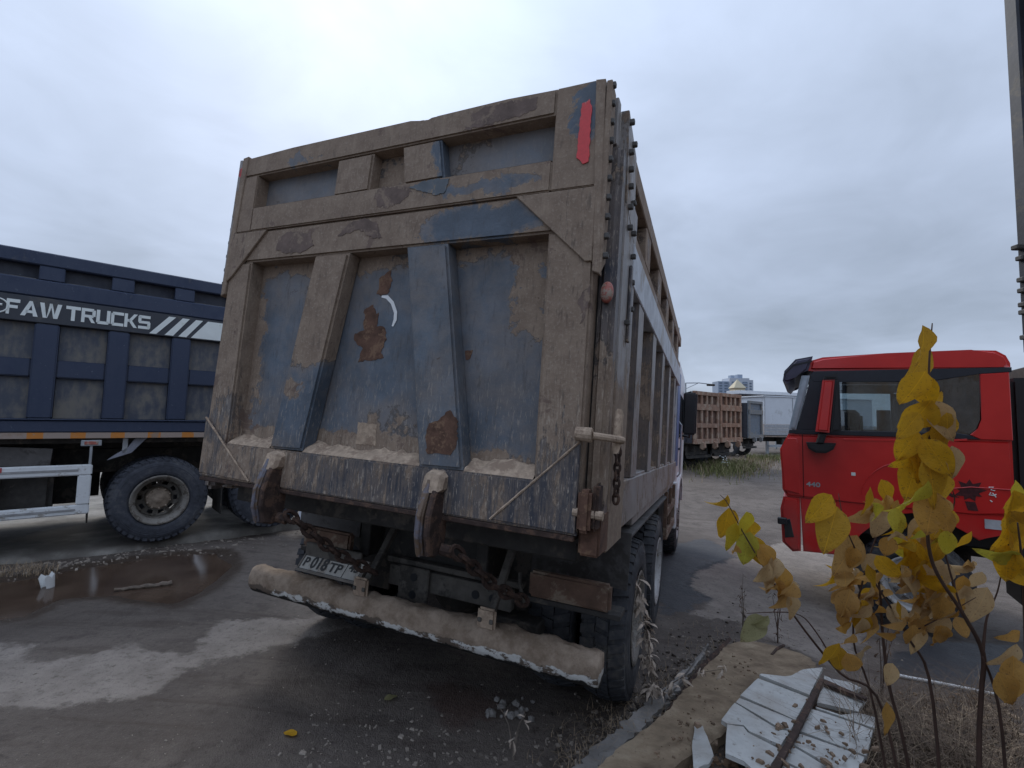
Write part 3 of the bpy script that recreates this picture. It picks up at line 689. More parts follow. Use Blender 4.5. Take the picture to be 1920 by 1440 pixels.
# bumper tube caked with mud
bm = bmesh.new(); n = 150; seg = 26; rings = []
for i in range(n+1):
    x = -2.385+2.43*i/n; r0 = .083
    ring = []
    for k in range(seg):
        a = k*math.tau/seg; c, s_ = math.cos(a), math.sin(a)
        mudh = max(0., s_)**.6*(.004+.028*max(0, float(fbm(np.array(x*9.+4), np.array(a*2.5), 5, 8))-.34)*2)
        e = 1.0 if 0 < i < n else .93
        ring.append(bm.verts.new((x, .50+(r0+mudh)*e*c, -.738+(r0+mudh)*e*s_)))
    rings.append(ring)
for i in range(n):
    for k in range(seg): bm.faces.new((rings[i][k], rings[i][(k+1) % seg], rings[i+1][(k+1) % seg], rings[i+1][k]))
bm.faces.new(rings[0]); bm.faces.new(rings[-1][::-1])
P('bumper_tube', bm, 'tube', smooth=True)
for bx in (-1.455, -.585):
    P('bumper_bracket', nb((bx-.055, .44, -.665), (bx+.055, .47, -.55), .012, seg=2), 'sand')
    P('bumper_arm', npr([(.455, -.61), (.50, -.61), (.86, -.18), (.80, -.18)], 0, bx-.012, bx+.03, .004), 'chassis_dusty')
    for dx in (-.035, .035): P('bolt', nb((bx+dx-.012, .43, -.625), (bx+dx+.012, .441, -.601), .004), 'chassis_dusty')
# licence plate
pl = [(-1.982, -.487), (-2.026, -.603), (-1.566, -.607), (-1.504, -.503)]
def plmap(u, v):                                                        # u along 0..1, v up 0..1
    b = Vector((-2.045+.50*u, .515, -.612-.0*u)); t = Vector((.035, .045, .112)); return b+t*v
bm = bmesh.new(); c0 = [plmap(*q) for q in ((-.03, -.12), (1.03, -.12), (1.03, 1.12), (-.03, 1.12))]; nrm = (c0[1]-c0[0]).cross(c0[3]-c0[0]).normalized()
A = [bm.verts.new(c+nrm*.001) for c in c0]; B = [bm.verts.new(c-nrm*.018) for c in c0]
bm.faces.new(A); bm.faces.new(B[::-1])
for i in range(4): bm.faces.new((A[i], A[(i+1) % 4], B[(i+1) % 4], B[i]))
MT['plate_frame'] = simple('dusty_plate_frame', (.17, .15, .13), .8, var=.3); MT['plate'] = simple('dirty_white_plate', (.40, .385, .35), .6, var=.2, c2=(.26, .225, .19), s2=9, amt=.4); MT['ink'] = simple('faded_black_ink', (.035, .035, .035), .6)
lp = P('licence_plate', bm, 'plate_frame')
bm = bmesh.new(); A = [bm.verts.new(plmap(*q)+nrm*.004) for q in ((0, 0), (1, 0), (1, 1), (0, 1))]; bm.faces.new(A); P('plate_face', bm, 'plate', lp)
bm = bmesh.new()
for q in (((.0, .03), (.99, .03)), ((.99, .03), (.99, .97)), ((.99, .97), (.01, .97)), ((.01, .97), (.01, .03)), ((.75, .03), (.75, .97))):
    tube(bm, [plmap(*q[0])+nrm*.006, plmap(*q[1])+nrm*.006], .0022, 5)
P('plate_border', bm, 'ink', lp)
def plate_text(s, u0, u1, v0, v1):
    bm = text_bm(s, 1.0, 1, .026, .004); xs_ = [v.co.x for v in bm.verts]; ys_ = [v.co.y for v in bm.verts]
    x0, x1, y0, y1 = min(xs_), max(xs_), min(ys_), max(ys_)
    for v in bm.verts: v.co = plmap(u0+(u1-u0)*(v.co.x-x0)/(x1-x0), v0+(v1-v0)*(v.co.y-y0)/(y1-y0))+nrm*(.006+.002*(v.co.z > 0))
    P('plate_letter', bm, 'ink', lp)
plate_text('P', .05, .13, .18, .68); plate_text('018', .17, .45, .14, .80); plate_text('TP', .48, .70, .18, .68); plate_text('43', .79, .95, .42, .88)
P('plate_holder', nb((-2.03, .545, -.60), (-1.55, .57, -.44), .006), 'chassis_dusty')
# lamp boards, cross member, mud flaps, chassis
bm = nb((-.40, .58, -.485), (.058, .64, -.345), .014, seg=2); P('lamp_board', bm, 'board')
P('lamp_board', nb((-2.10, .58, -.485), (-1.69, .64, -.345), .014, seg=2), 'board')
P('lamp_shelf', nb((-.42, .60, -.52), (.11, .76, -.492), .004), 'chassis'); P('lamp_shelf', nb((-2.13, .60, -.52), (-1.66, .76, -.492), .004), 'chassis')
P('hose', ntube([(-.47, .62, -.38), (-.46, .60, -.44), (-.44, .60, -.50), (-.43, .62, -.54)], .011, 8), 'chassis_dusty')
cm = P('cross_member', nb((-1.46, .74, -.66), (-.56, .80, -.53), .006), 'chassis_dusty')
P('hitch_plate', nb((-1.36, .71, -.74), (-1.13, .735, -.51), .008), 'chassis_dusty')
for hx, hz in ((-1.24, -.57), (-1.24, -.68), (-.80, -.60), (-.68, -.60)):
    bm = bmesh.new(); lathe(bm, [(0, 0), (0, .026), (.012, .026), (.012, 0)], 16)
    for v in bm.verts: v.co = Vector((hx+v.co.y, .709 if hx < -1 else .738, hz+v.co.z))+Vector((0, -v.co.x*.3, 0))
    P('bolt_hole', bm, 'black', cm)
P('cross_rail', nb((-1.50, .76, -.52), (-.50, .82, -.485), .004), 'chassis_dusty'); P('low_beam', nb((-.72, .80, -.86), (-.40, 1.0, -.72), .01), 'chassis')
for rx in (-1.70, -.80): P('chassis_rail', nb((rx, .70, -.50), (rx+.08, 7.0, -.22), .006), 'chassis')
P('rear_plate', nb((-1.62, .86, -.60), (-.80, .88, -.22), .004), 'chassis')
for a in (-.80, -2.05): P('chassis_gap_filler', nb((a+.002, .99, -.80), (a+.42, 1.01, -.14), .004), 'chassis')  # dark plates added to block bright ground showing behind the chassis
P('axle', ntube([(XL+.35, 1.45, -.76), (-.35, 1.45, -.76)], .10, 16), 'chassis'); P('axle', ntube([(XL+.35, 2.80, -.76), (-.35, 2.80, -.76)], .10, 16), 'chassis')
bm = bmesh.new(); lathe(bm, [(-.2, 0), (-.2, .16), (0, .24), (.2, .16), (.2, 0)], 20)
for v in bm.verts: v.co = Vector((v.co.y*1-1.215, 1.40+v.co.x, v.co.z-.76))
P('axle_housing', bm, 'chassis', smooth=True)
MT['flap'] = simple('grey_mud_flap', (.085, .08, .078), .75, var=.25, c2=(.05, .045, .042), s2=4, amt=.4)
for sx, xo in ((1, 0.), (-1, XL)):
    a, b = xo-sx*.52, xo+sx*.10
    P('mud_flap', npr([(a, -.13), (b, -.125), (b-sx*.012, -.46), (a, -.46)] if sx > 0 else [(b, -.13), (a, -.13), (a, -.46), (b-sx*.012, -.46)], 1, .95, .962, .002), 'flap')
    P('mud_guard', nb((min(a, b), .963, -.155), (max(a, b), 3.5, -.135), .004), 'flap')
for yy in (1.45, 2.80):
    for x, fl in ((.105-.15, False), (-.225-.16, True)):
        add_wheel(WREAR, ('rubber', 'rim_dusty' if yy < 2 else 'rim_pale', 'rim_dusty'), trk, (x, yy, -.76), fl, random.random()*6, parts=not fl)
    for x, fl in ((XL-.105+.15, True), (XL+.225+.16, False)):
        add_wheel(WREAR, ('rubber', 'rim_pale', 'rim_dusty'), trk, (x, yy, -.76), fl, random.random()*6, parts=fl)
for x, fl in ((.08-.15, False), (XL-.08+.15, True)): add_wheel(WFRONT, ('rubber', 'rim_pale', 'rim_dusty'), trk, (x, 6.25, -.76), fl, 1.)
# side under-run frame and white step post
for z in (-.36, -.62): P('guard_rail', nb((.05, 3.85, z-.045), (.09, 5.2, z+.045), .006), 'board')
for y in (3.87, 4.5, 5.15): P('guard_post', nb((.045, y-.03, -.66), (.085, y+.03, -.12), .004), 'board')
P('step_post', nb((.02, 5.25, -.75), (.10, 5.42, -.10), .01), 'white_cab')
P('fuel_tank', nb((-.62, 3.9, -.72), (-.02, 5.1, -.22), .06, seg=3), 'chassis')
# cab
cabp = [(5.30, -.45), (5.72, -.45), (5.80, -.25), (6.0, -.12), (6.25, -.07), (6.5, -.12), (6.7, -.25), (6.80, -.55), (7.62, -.55), (7.66, .35), (7.45, 1.35), (7.2, 1.68), (5.45, 1.76), (5.30, 1.70)]
cab = P('cab', npr(cabp, 0, XL-.02, .055, .05, 3), 'white_cab')
P('cab_window', npr([(5.95, .55), (7.42, .55), (7.22, 1.25), (5.95, 1.25)], 0, .058, .062), 'glass', cab)
P('door_handle', nb((.06, 5.9, .36), (.085, 6.08, .40), .01), 'black', cab)
P('grab_handle', ntube([(.06, 5.8, -.05), (.10, 5.8, 0), (.10, 5.8, .75), (.06, 5.8, .8)], .014, 8), 'galv', cab)
P('wheel_arch', npr([(5.62, -.50), (5.72, -.22), (5.98, -.05), (6.25, .0), (6.52, -.05), (6.78, -.22), (6.88, -.5), (6.80, -.5), (6.7, -.25), (6.5, -.12), (6.25, -.07), (6.0, -.12), (5.8, -.25), (5.70, -.5)], 0, -.30, .105, .01), 'white_cab', cab)
P('mirror_arm', ntube([(.05, 7.15, 1.38), (.17, 7.08, 1.42), (.18, 7.06, 1.30)], .02, 8), 'black', cab); P('mirror_arm', ntube([(.05, 7.15, .62), (.17, 7.08, .60), (.18, 7.06, .72)], .02, 8), 'black', cab)
mr = P('mirror', nb((.055, 6.95, .64), (.285, 7.08, 1.40), .03, seg=3), 'black', cab)
P('cab_blue_stripe', nb((.056, 5.33, .12), (.060, 5.9, 1.55), 0), simple('blue_decal', (.06, .11, .30), .4, bump=0), cab)

# ------------------------------------------------------------------ concrete slab on the left, with a chipped kerb edge
LO = at(300, 1017, 5.8); SZ = float(LO[2])-.004
def slab():
    e = []
    pp = [(-420, 1112), (-200, 1085), (0, 1062), (60, 1056), (120, 1050), (200, 1043), (260, 1034), (330, 1022), (400, 1012), (470, 1000), (560, 985), (640, 974), (760, 958), (900, 938)]
    for px, py in pp:
        d = ray(px, py-14); t = (SZ-H)/d[2]; Q = CAM+d*t; e.append(Q[:2])
    fine = []
    for a, b in zip(e, e[1:]):
        n = max(2, int(np.hypot(*(b-a))/.06))
        for k in range(n): fine.append(a+(b-a)*k/n)
    fine.append(e[-1]); fine = np.array(fine)
    dirn = np.array([-.67, .742])
    w = (fbm(fine[:, 0]*7, fine[:, 1]*7, 4, 21)-.5)
    V = []; F = []; n = len(fine)
    for i, p in enumerate(fine):
        q = p-dirn*(w[i]*.10); o = q-dirn*.05
        V += [(o[0], o[1], float(gz(o[0], o[1]))-.06), (q[0]-dirn[0]*.02, q[1]-dirn[1]*.02, SZ-.035+w[i]*.03), (q[0]+dirn[0]*.03, q[1]+dirn[1]*.03, SZ-.004), (q[0]+dirn[0]*.22, q[1]+dirn[1]*.22, SZ), (p[0]+dirn[0]*9, p[1]+dirn[1]*9, SZ)]
    for i in range(n-1):
        for k in range(4): a = i*5+k; F.append((a, a+5, a+6, a+1))
    m = Mt('worn_concrete_slab', .85, 0, .4); mid = m.noise(3, 7, .65, dist=.3)
    c = m.ramp(mid, [(.3, (.12, .112, .10)), (.55, (.22, .205, .182)), (.75, (.31, .29, .26))]); c = m.mix(m.ss(m.noise(1.1, 6, .6), .48, .6, 0, .75), c, (.085, .075, .065))
    c = m.mix(m.ss(m.noise(5, 6, .7, dist=.5), .62, .7, 0, .35), c, (.10, .12, .05)); c = m.mix(m.ss(m.noise(70, 4, .7), .6, .72, 0, .6), c, (.07, .06, .055))
    m.col(c); m.bump(m.ma('ADD', m.noise(30, 6, .7), mid), .5, .012)
    return struct(raw('concrete_slab', V, F, m.m, smooth=True))
slab()

# ------------------------------------------------------------------ navy tipper on the left
LY = np.array([.742, .670, 0]); LY /= np.linalg.norm(LY); LX = np.cross(LY, [0, 0, 1.])
lt = empty('tipper_truck', LX, LY, (0, 0, 1), LO)
tag(lt, 'navy blue tipper truck side-on at left with white lettered dark banner', 'truck')
NAVY = (.033, .046, .084)
def navy(name, paint, dusty, **k):
    m = Mt(name, .5, 0, .4); x, y, z = m.xyz()
    n = m.ma('ADD', m.ma('MULTIPLY', m.noise(2.6, 6, .6, dist=.3), .6), m.ma('MULTIPLY', m.noise(16, 5, .6, vec=m.sc((1, 1, .35))), .4))
    c = m.mix(m.ss(n, .62-dusty*.25, .80-dusty*.2, 0, .85), paint, (.19, .175, .15)); c = m.mix(m.ss(m.noise(30, 5, .7), .62, .72, 0, .5), c, (.16, .19, .22))
    m.col(c); m.rough(m.ss(n, .4, .7, .42, .85)); m.bump(m.noise(40, 5, .6), .15, .004); return m.m
MT['navy'] = navy('navy_paint', NAVY, .12); MT['navy_dull'] = navy('dull_navy_sheet', (.06, .07, .095), .8)
MT['navy_dark'] = navy('dark_navy_sheet', (.03, .034, .05), .15)
MT['banner'] = simple('charcoal_banner', (.045, .050, .062), .55, var=.12, scale=3, c2=(.08, .08, .08), s2=3, amt=.2, bump=.03)
MT['white_dec'] = simple('white_lettering', (.72, .76, .74), .5, var=.05, bump=0, c2=(.6, .64, .58), s2=4, amt=.2)
MT['white_rail'] = simple('white_guard_rail', (.66, .68, .69), .5, var=.06, c2=(.38, .36, .33), s2=7, amt=.25)
MT['red_tape'] = simple('red_tape', (.40, .07, .07), .6, var=.15)
def strip_mat():
    m = Mt('faded_reflective_tape', .6); x, y, z = m.xyz(); f = m.ma('FRACT', m.ma('MULTIPLY', m.ma('ADD', y, 5.03), 2.9))
    c = m.mix(m.ss(f, .36, .38), (.52, .20, .04), (.34, .27, .23)); c = m.mix(m.ss(m.noise(2.0, 5, .6), .5, .56), c, (.30, .215, .16)); c = m.mix(m.ss(m.noise(25, 5, .7), .55, .7, 0, .6), c, (.3, .27, .23)); m.col(c); return m.m
MT['tape'] = strip_mat()
def PL(name, bm, mat, par=None, **k): return obj(name, bm, mat, par or lt, **k)
def LB(name, x0, x1, y0, y1, z0, z1, mat, bev=.008, par=None, **k): return PL(name, nb((x0, y0, z0), (x1, y1, z1), bev, **k), mat, par)
Y0, Y1 = -4.4, 2.1
LB('side_sheet', -.115, -.09, Y0, Y1, 1.30, 3.30, 'navy_dark', .002)
LB('body_floor', -2.40, -.116, Y0, Y1, 1.22, 1.30, 'chassis', .004)
LB('far_side_sheet', -2.45, -2.401, Y0, Y1, 1.22, 3.30, 'navy', .004)
LB('end_sheet', -2.40, -.116, Y1-.05, Y1, 1.302, 3.30, 'navy', .004); LB('end_sheet', -2.40, -.116, Y0, Y0+.05, 1.302, 3.30, 'navy', .004)
LB('top_rail', -.10, .012, Y0, Y1, 3.185, 3.335, 'navy', .012)
LB('upper_beam', -.089, .010, Y0, Y1, 2.832, 3.025, 'navy', .014)
LB('bottom_beam', -.089, .012, Y0, Y1, 1.350, 1.482, 'navy', .012)
LB('ledge', -.089, .030, Y0, Y1, 1.486, 1.500, 'navy', .004)
LB('reflective_strip', -.088, .006, Y0, Y1, 1.282, 1.348, 'tape', .003)
for k in range(11):
    yc = -1.157-.6135*5+.6135*k
    if Y0 < yc < Y1-.1:
        LB('side_post', -.088, .004, yc-.10, yc+.10, 1.502, 2.545, 'navy', .014, seg=2)
        LB('upper_post', -.088, .004, yc-.105, yc+.105, 3.027, 3.183, 'navy', .008)
    a, b = yc+.102, yc+.6135-.102
    if a > Y0 and b < Y1:
        LB('mid_bar', -.088, -.018, a, b, 1.955, 2.150, 'navy', .012, seg=2)
        LB('side_panel', -.089, -.075, a, b, 2.152, 2.545, 'navy_dull', .003); LB('side_panel', -.089, -.075, a, b, 1.502, 1.953, 'navy_dull', .003)
        LB('panel_ledge', -.088, -.03, a+.02, b-.02, 3.026, 3.036, 'navy_dull', .002)
bn = LB('banner', -.088, .008, Y0, Y1, 2.548, 2.828, 'banner', .006)
def LH(px, py, x=0.009):
    d = ray(px, py); dl = np.array([d@LX, d@LY, d[2]]); ol = np.array([(CAM-LO)@LX, (CAM-LO)@LY, (CAM-LO)[2]])
    q = ol+dl*((x-ol[0])/dl[0]); return q[1], q[2]
def ltext(s, ya, yb, za, zb):
    bm = text_bm(s, 1.0, 1, .022, .004); xs_ = [v.co.x for v in bm.verts]; ys_ = [v.co.y for v in bm.verts]
    x0, x1, y0, y1 = min(xs_), max(xs_), min(ys_), max(ys_)
    for v in bm.verts: v.co = Vector((.0115+.001*(v.co.z > 0), ya+(yb-ya)*(v.co.x-x0)/(x1-x0), za+(zb-za)*(v.co.y-y0)/(y1-y0)))
    PL('lettering', bm, 'white_dec', bn)
def gly(strokes, ya, yb, za, zb):
    """square grotesque letter from bars in a unit cell (with a slight slant)"""
    bm = bmesh.new()
    for q in strokes:
        pts = [(ya+(yb-ya)*u+.10*(za+(zb-za)*v-za)*0, za+(zb-za)*v) for u, v in q]; prism(bm, pts, 0, .0095, .0125)
    PL('letter', bm, 'white_dec', bn)
t = .26
def bar(u0, v0, u1, v1): return [(u0, v0), (u1, v0), (u1, v1), (u0, v1)]
GL = {'F': [bar(0, 0, .24, 1), bar(.24, .78, 1, 1), bar(.24, .40, .85, .60)],
      'A': [[(0, 0), (.27, 0), (.60, .72), (.47, 1)], [(.73, 0), (1, 0), (.64, 1), (.47, 1), (.60, .72)], bar(.30, .20, .70, .38)],
      'W': [[(0, 1), (.20, 1), (.33, 0), (.17, 0)], [(.33, 0), (.44, 1), (.56, 1), (.46, .4), (.36, 0)], [(.64, 0), (.56, .5), (.47, 1), (.56, 1), (.70, .2)], [(.80, 1), (1, 1), (.83, 0), (.64, 0)]],
      'T': [bar(0, .78, 1, 1), bar(.37, 0, .63, .78)],
      'R': [bar(0, 0, .24, 1), bar(.24, .79, .86, 1), bar(.76, .45, 1, .90), bar(.24, .36, .86, .55), [(.74, 0), (1, 0), (.74, .36), (.5, .36)]],
      'U': [bar(0, .10, .25, 1), bar(.75, .10, 1, 1), bar(.10, 0, .90, .21)],
      'C': [bar(0, .10, .25, .90), bar(.10, .79, 1, 1), bar(.10, 0, 1, .21)],
      'K': [bar(0, 0, .24, 1), [(.30, .5), (.72, 1), (1, 1), (.58, .5)], [(.30, .5), (.58, .5), (1, 0), (.72, 0)], bar(.24, .40, .45, .60)],
      'S': [bar(.06, .79, .98, 1), bar(0, .50, .25, .93), bar(.06, .40, .94, .59), bar(.75, .07, 1, .50), bar(.02, 0, .94, .21)]}
def lay(word, pxa, pxb, adv):
    ya, yb = LH(pxa, 560)[0], LH(pxb, 600)[0]; tot = sum(adv); c = 0
    for ch, a in zip(word, adv):
        u0, u1 = ya+(yb-ya)*c/tot, ya+(yb-ya)*(c+a*.94)/tot; c += a
        gly(GL[ch], u0, u1, 2.608, 2.772)
lay('FAW', 13, 117, [.85, 1.15, 1.5]); lay('TRUCKS', 126, 284, [1, 1, 1, .95, 1, .98])
for pb0, pb1, pt0, pt1 in ((280, 293, 317, 330), (309, 325, 343, 356), (335, 350, 368, 381)):
    q = [(LH(pb0, 620)[0], 2.563), (LH(pb1, 622)[0], 2.563), (LH(pt1, 597)[0], 2.80), (LH(pt0, 595)[0], 2.80)]; PL('stripe', npr(q, 0, .0095, .0125), 'white_dec', bn)
PL('white_block', npr([(LH(358, 630)[0], 2.563), (1.2, 2.563), (1.2, 2.80), (LH(390, 602)[0], 2.80)], 0, .0095, .0125), 'white_dec', bn)
bm = bmesh.new(); cy_, cz_ = LH(-9, 571); ring = [(.0115, cy_+.092*math.cos(a), cz_+.078*math.sin(a)) for a in np.linspace(0, math.tau, 30)]
tube(bm, ring, .008, 6, cap=False); tube(bm, [(.0115, cy_-.05, cz_), (.0115, cy_+.05, cz_+.01)], .012, 6); PL('round_emblem', bm, 'white_dec', bn)
# underside
for x in (-.75, -1.75): LB('chassis_rail', x, x+.08, Y0, Y1, .82, 1.12, 'chassis', .006)
LB('sub_frame', -1.8, -.6, Y0, Y1-.2, 1.13, 1.218, 'chassis', .004)
LB('tank', -.75, -.14, -2.6, -1.0, .42, 1.02, 'chassis', .05, seg=3)
LB('far_gap_tank', -2.3, -1.80, -3.4, -.9, .40, 1.05, 'chassis', .05, seg=3)  # unseen tank added to help darken the gap under the body
for za, zb in ((.865, .985), (.428, .535)):
    LB('guard_rail', -.06, -.004, -3.0, -.682, za, zb, 'white_rail', .012, seg=2)
    LB('guard_groove', -.003, .002, -3.0, -.80, (za+zb)/2-.012, (za+zb)/2+.012, simple('grey_groove', (.30, .30, .30), .6), .001)
    LB('red_tape', -.004, .004, -1.75, -1.395, zb-.055, zb-.005, 'red_tape', .001)
LB('guard_post', -.06, -.003, -.802, -.684, .536, .864, 'white_rail', .010, seg=2)
LB('strap', -.15, -.005, -1.56, -1.41, .537, .860, 'galv', .006)
LB('mud_flap', -.12, -.09, -3.0, -1.03, 1.03, 1.235, 'flap', .004, rot=Matrix.Rotation(math.radians(-4), 3, 'X'))
mk = LB('marker_lamp', -.06, .0, -.80, -.62, 1.195, 1.262, 'galv', .006); LB('lamp_lens', .001, .008, -.77, -.65, 1.21, 1.248, 'lamp_red', .004, mk)
LB('lamp_rod', -.04, -.015, -.72, -.695, .985, 1.20, 'galv', .003)
PL('spring_bracket', npr([(-.56, 1.02), (-.34, 1.10), (-.20, 1.28), (-.31, 1.28), (-.38, 1.16), (-.47, 1.10), (-.52, 1.06)], 0, -.10, -.05, .004), simple('blue_grey_bracket', (.22, .23, .27), .5))
LB('bracket_strut', -.09, -.05, -.43, -.38, 1.10, 1.28, 'galv', .004)
LB('back_post', -.25, -.20, .62, .68, .80, 1.28, 'chassis_dusty', .004)
LB('far_gap_blocker', -2.42, -2.38, -3.4, -.55, .30, 1.10, 'chassis', .006); LB('mid_gap_blocker', -1.66, -.76, -2.4, -.75, .45, 1.10, 'chassis', .02); LB('mud_flap', -.62, -.14, -.70, -.685, .30, .98, 'chassis', .004); LB('mud_flap', -2.35, -1.8, .64, .655, .25, 1.10, 'chassis', .004); LB('mud_flap', -.64, -.1, .64, .655, .25, 1.10, 'chassis', .004)  # dark panels, block and flaps added to shut out bright gaps under the body
for yw in (.0, 1.30):
    add_wheel(WREAR, ('rubber_blue', 'rim_dusty', 'hub_tan'), lt, (-.16, yw-.03, .515), False, .4+yw)
    add_wheel(WREAR, ('rubber_blue', 'rim_dusty', 'hub_tan'), lt, (-.50, yw-.03, .515), True, .2, parts=False)
    add_wheel(WREAR, ('rubber_blue', 'rim_dusty', 'hub_tan'), lt, (-2.26, yw-.03, .515), True, .2); add_wheel(WREAR, ('rubber_blue', 'rim_dusty', 'hub_tan'), lt, (-1.92, yw-.03, .515), False, .2, parts=False)
    PL('axle', ntube([(-2.2, yw-.03, .515), (-.2, yw-.03, .515)], .10, 14), 'chassis')

# ------------------------------------------------------------------ red tractor on the right
RO = at(1725, 1192, 5.0); RY = np.array([-.853, .522, 0]); RY /= np.linalg.norm(RY); RX = np.cross(RY, [0, 0, 1.])
rt = empty('tractor_truck', RX, RY, (0, 0, 1), RO)
tag(rt, 'bright red tractor truck cab with black window band behind the yellow shrub', 'truck')
def redpaint():
    m = Mt('red_cab_paint', .32, 0, .5); x, y, z = m.xyz()
    c = m.mix(m.ss(m.noise(3, 4, .5), .3, .7), (.52, .013, .013), (.60, .020, .018))
    dirt = m.ma('MULTIPLY', m.ss(z, 1.5, .6), m.ss(m.noise(4, 6, .6), .35, .7)); c = m.mix(m.ma('MULTIPLY', dirt, .55), c, (.20, .10, .085)); m.col(c)
    m.b.inputs['Coat Weight'].default_value = .35; m.b.inputs['Coat Roughness'].default_value = .15; return m.m
MT['red'] = redpaint(); MT['pillar'] = simple('black_pillar', (.022, .025, .034), .4, var=.15, bump=0); MT['seamdark'] = simple('dark_gap', (.02, .004, .004), .8, bump=0)
MT['seat'] = simple('grey_seat', (.22, .22, .23), .9); MT['trim'] = simple('pale_trim', (.30, .29, .27), .8)
def PR(name, bm, mat, par=None, **k): return obj(name, bm, mat, par or rt, **k)
def RB(name, x0, x1, y0, y1, z0, z1, mat, bev=.008, par=None, **k): return PR(name, nb((x0, y0, z0), (x1, y1, z1), bev, **k), mat, par)
WD = 2.42
arch = [(.02+.70*math.cos(a), .50+.74*math.sin(a)) for a in np.linspace(math.radians(170), math.radians(18), 14)]
low = [(-.78, 1.165)] + [(.02-.70*math.cos(a)*1.0, .50+.74*math.sin(a)) for a in np.linspace(math.radians(62), math.radians(152), 12)]
# lower body: door section, skirt behind the wheel, bumper in front of it
body = PR('cab_body', npr([(-.78, 2.09), (-.78, 1.34), (-.46, 1.30), (-.22, 1.33), (.30, 1.33), (1.20, 1.33), (1.245, 1.42), (1.25, 1.90), (1.17, 2.09)], 0, 0, WD, .030, 3), 'red')
PR('rear_skirt', npr([(-.78, 1.325), (-.78, 1.165), (-.62, 1.13), (-.50, 1.06), (-.30, 1.20), (-.05, 1.275), (-.05, 1.325)], 0, .012, .20, .010, 2), 'red')
PR('front_wing', npr([(.55, 1.325), (-.04, 1.325), (-.04, 1.28), (.10, 1.27), (.34, 1.15), (.50, .98), (.60, .72), (1.04, .70), (1.06, 1.325)], 0, .016, .22, .012, 2), 'red')
bp = PR('bumper', npr([(1.064, 1.325), (1.064, .70), (1.15, .68), (1.255, .78), (1.27, 1.18), (1.235, 1.325)], 0, -.004, WD+.004, .03, 3), 'red')
PR('bumper_lamp', npr([(1.13, .86), (1.225, .84), (1.235, 1.05), (1.17, 1.07)], 0, -.010, -.0045, .002), 'glass', bp)
PR('side_marker', nb((-.06, 1.20, 1.00), (-.005, 1.30, 1.08), .01), 'black', bp)
# corner deflector
PR('corner_deflector', npr([(1.05, 1.36), (1.235, 1.40), (1.262, 1.90), (1.19, 2.05), (1.075, 2.05), (1.06, 1.90)], 0, -.022, .05, .018, 3), 'red')
# upper cab: frames round real window openings
def upper(xa, xb, tagn):
    PR('window_sill', npr([(1.17, 2.092), (1.16, 2.14), (-.36, 2.155), (-.46, 2.135), (-.54, 2.092)], 0, xa, xb, .004), 'pillar')
    PR('roof_strip', npr([(-.80, 2.785), (-.80, 2.835), (.90, 2.848), (.935, 2.80), (.90, 2.72), (.70, 2.715), (-.15, 2.70), (-.56, 2.775)], 0, xa, xb, .006), 'pillar')
    PR('front_pillar', npr([(1.08, 2.142), (.925, 2.79), (.90, 2.718), (.66, 2.714), (.655, 2.145)], 0, xa+.002, xb-.002, .003), 'pillar')
    PR('mid_pillar', npr([(-.13, 2.153), (-.13, 2.698), (-.175, 2.702), (-.175, 2.154)], 0, xa+.001, xb-.001, .003), 'pillar')
    PR('rear_pillar', npr([(-.545, 2.092), (-.465, 2.137), (-.53, 2.20), (-.562, 2.30), (-.562, 2.772), (-.78, 2.783), (-.782, 2.092)], 0, xa-.001, xb+.001, .006), 'red')
    PR('window', npr([(-.128, 2.15), (.657, 2.142), (.66, 2.716), (-.128, 2.70)], 0, (xa+xb)/2-.002, (xa+xb)/2+.002), 'tint', rt)
    PR('window', npr([(-.176, 2.152), (-.176, 2.702), (-.564, 2.774), (-.564, 2.30), (-.53, 2.20), (-.46, 2.14)], 0, (xa+xb)/2-.002, (xa+xb)/2+.002), 'tint2', rt)
def glassmat(name, tint, tr):
    m = Mt(name); t = m.t; t.nodes.remove(m.b); out = [n for n in t.nodes if n.type == 'OUTPUT_MATERIAL'][0]
    a = t.nodes.new('ShaderNodeBsdfTransparent'); a.inputs[0].default_value = tint+(1,); b = t.nodes.new('ShaderNodeBsdfGlossy'); b.inputs['Roughness'].default_value = .02; b.inputs[0].default_value = (.9, .95, 1, 1)
    fr = t.nodes.new('ShaderNodeFresnel'); fr.inputs[0].default_value = 1.6; ad = t.nodes.new('ShaderNodeMath'); ad.operation = 'ADD'; ad.inputs[1].default_value = tr; t.links.new(fr.outputs[0], ad.inputs[0])
    mx = t.nodes.new('ShaderNodeMixShader'); t.links.new(ad.outputs[0], mx.inputs[0]); t.links.new(a.outputs[0], mx.inputs[1]); t.links.new(b.outputs[0], mx.inputs[2]); t.links.new(mx.outputs[0], out.inputs[0]); return m.m
MT['tint'] = glassmat('tinted_glass', (.70, .76, .78), .06); MT['tint2'] = glassmat('dark_tinted_glass', (.10, .11, .13), .10)
upper(.0, .05, 'n'); upper(WD-.05, WD, 'f')
PR('roof', npr([(-.74, 2.838), (-.80, 2.838), (-.80, 2.88), (-.77, 2.96), (-.70, 3.015), (-.5, 3.03), (.2, 3.03), (.80, 3.015), (.92, 2.98), (.95, 2.86), (.90, 2.850)], 0, .0, WD, .05, 3), 'red')
PR('rear_wall', nb((.052, -.775, 2.10), (WD-.052, -.73, 2.832), .006), 'red')
PR('windscreen', npr([(1.086, 2.145), (1.165, 2.145), (1.02, 2.80), (.932, 2.80)], 0, .004, WD-.004, .02, 2), simple('pale_windscreen', (.30, .35, .40), .08, var=.15, bump=0, spec=.7))
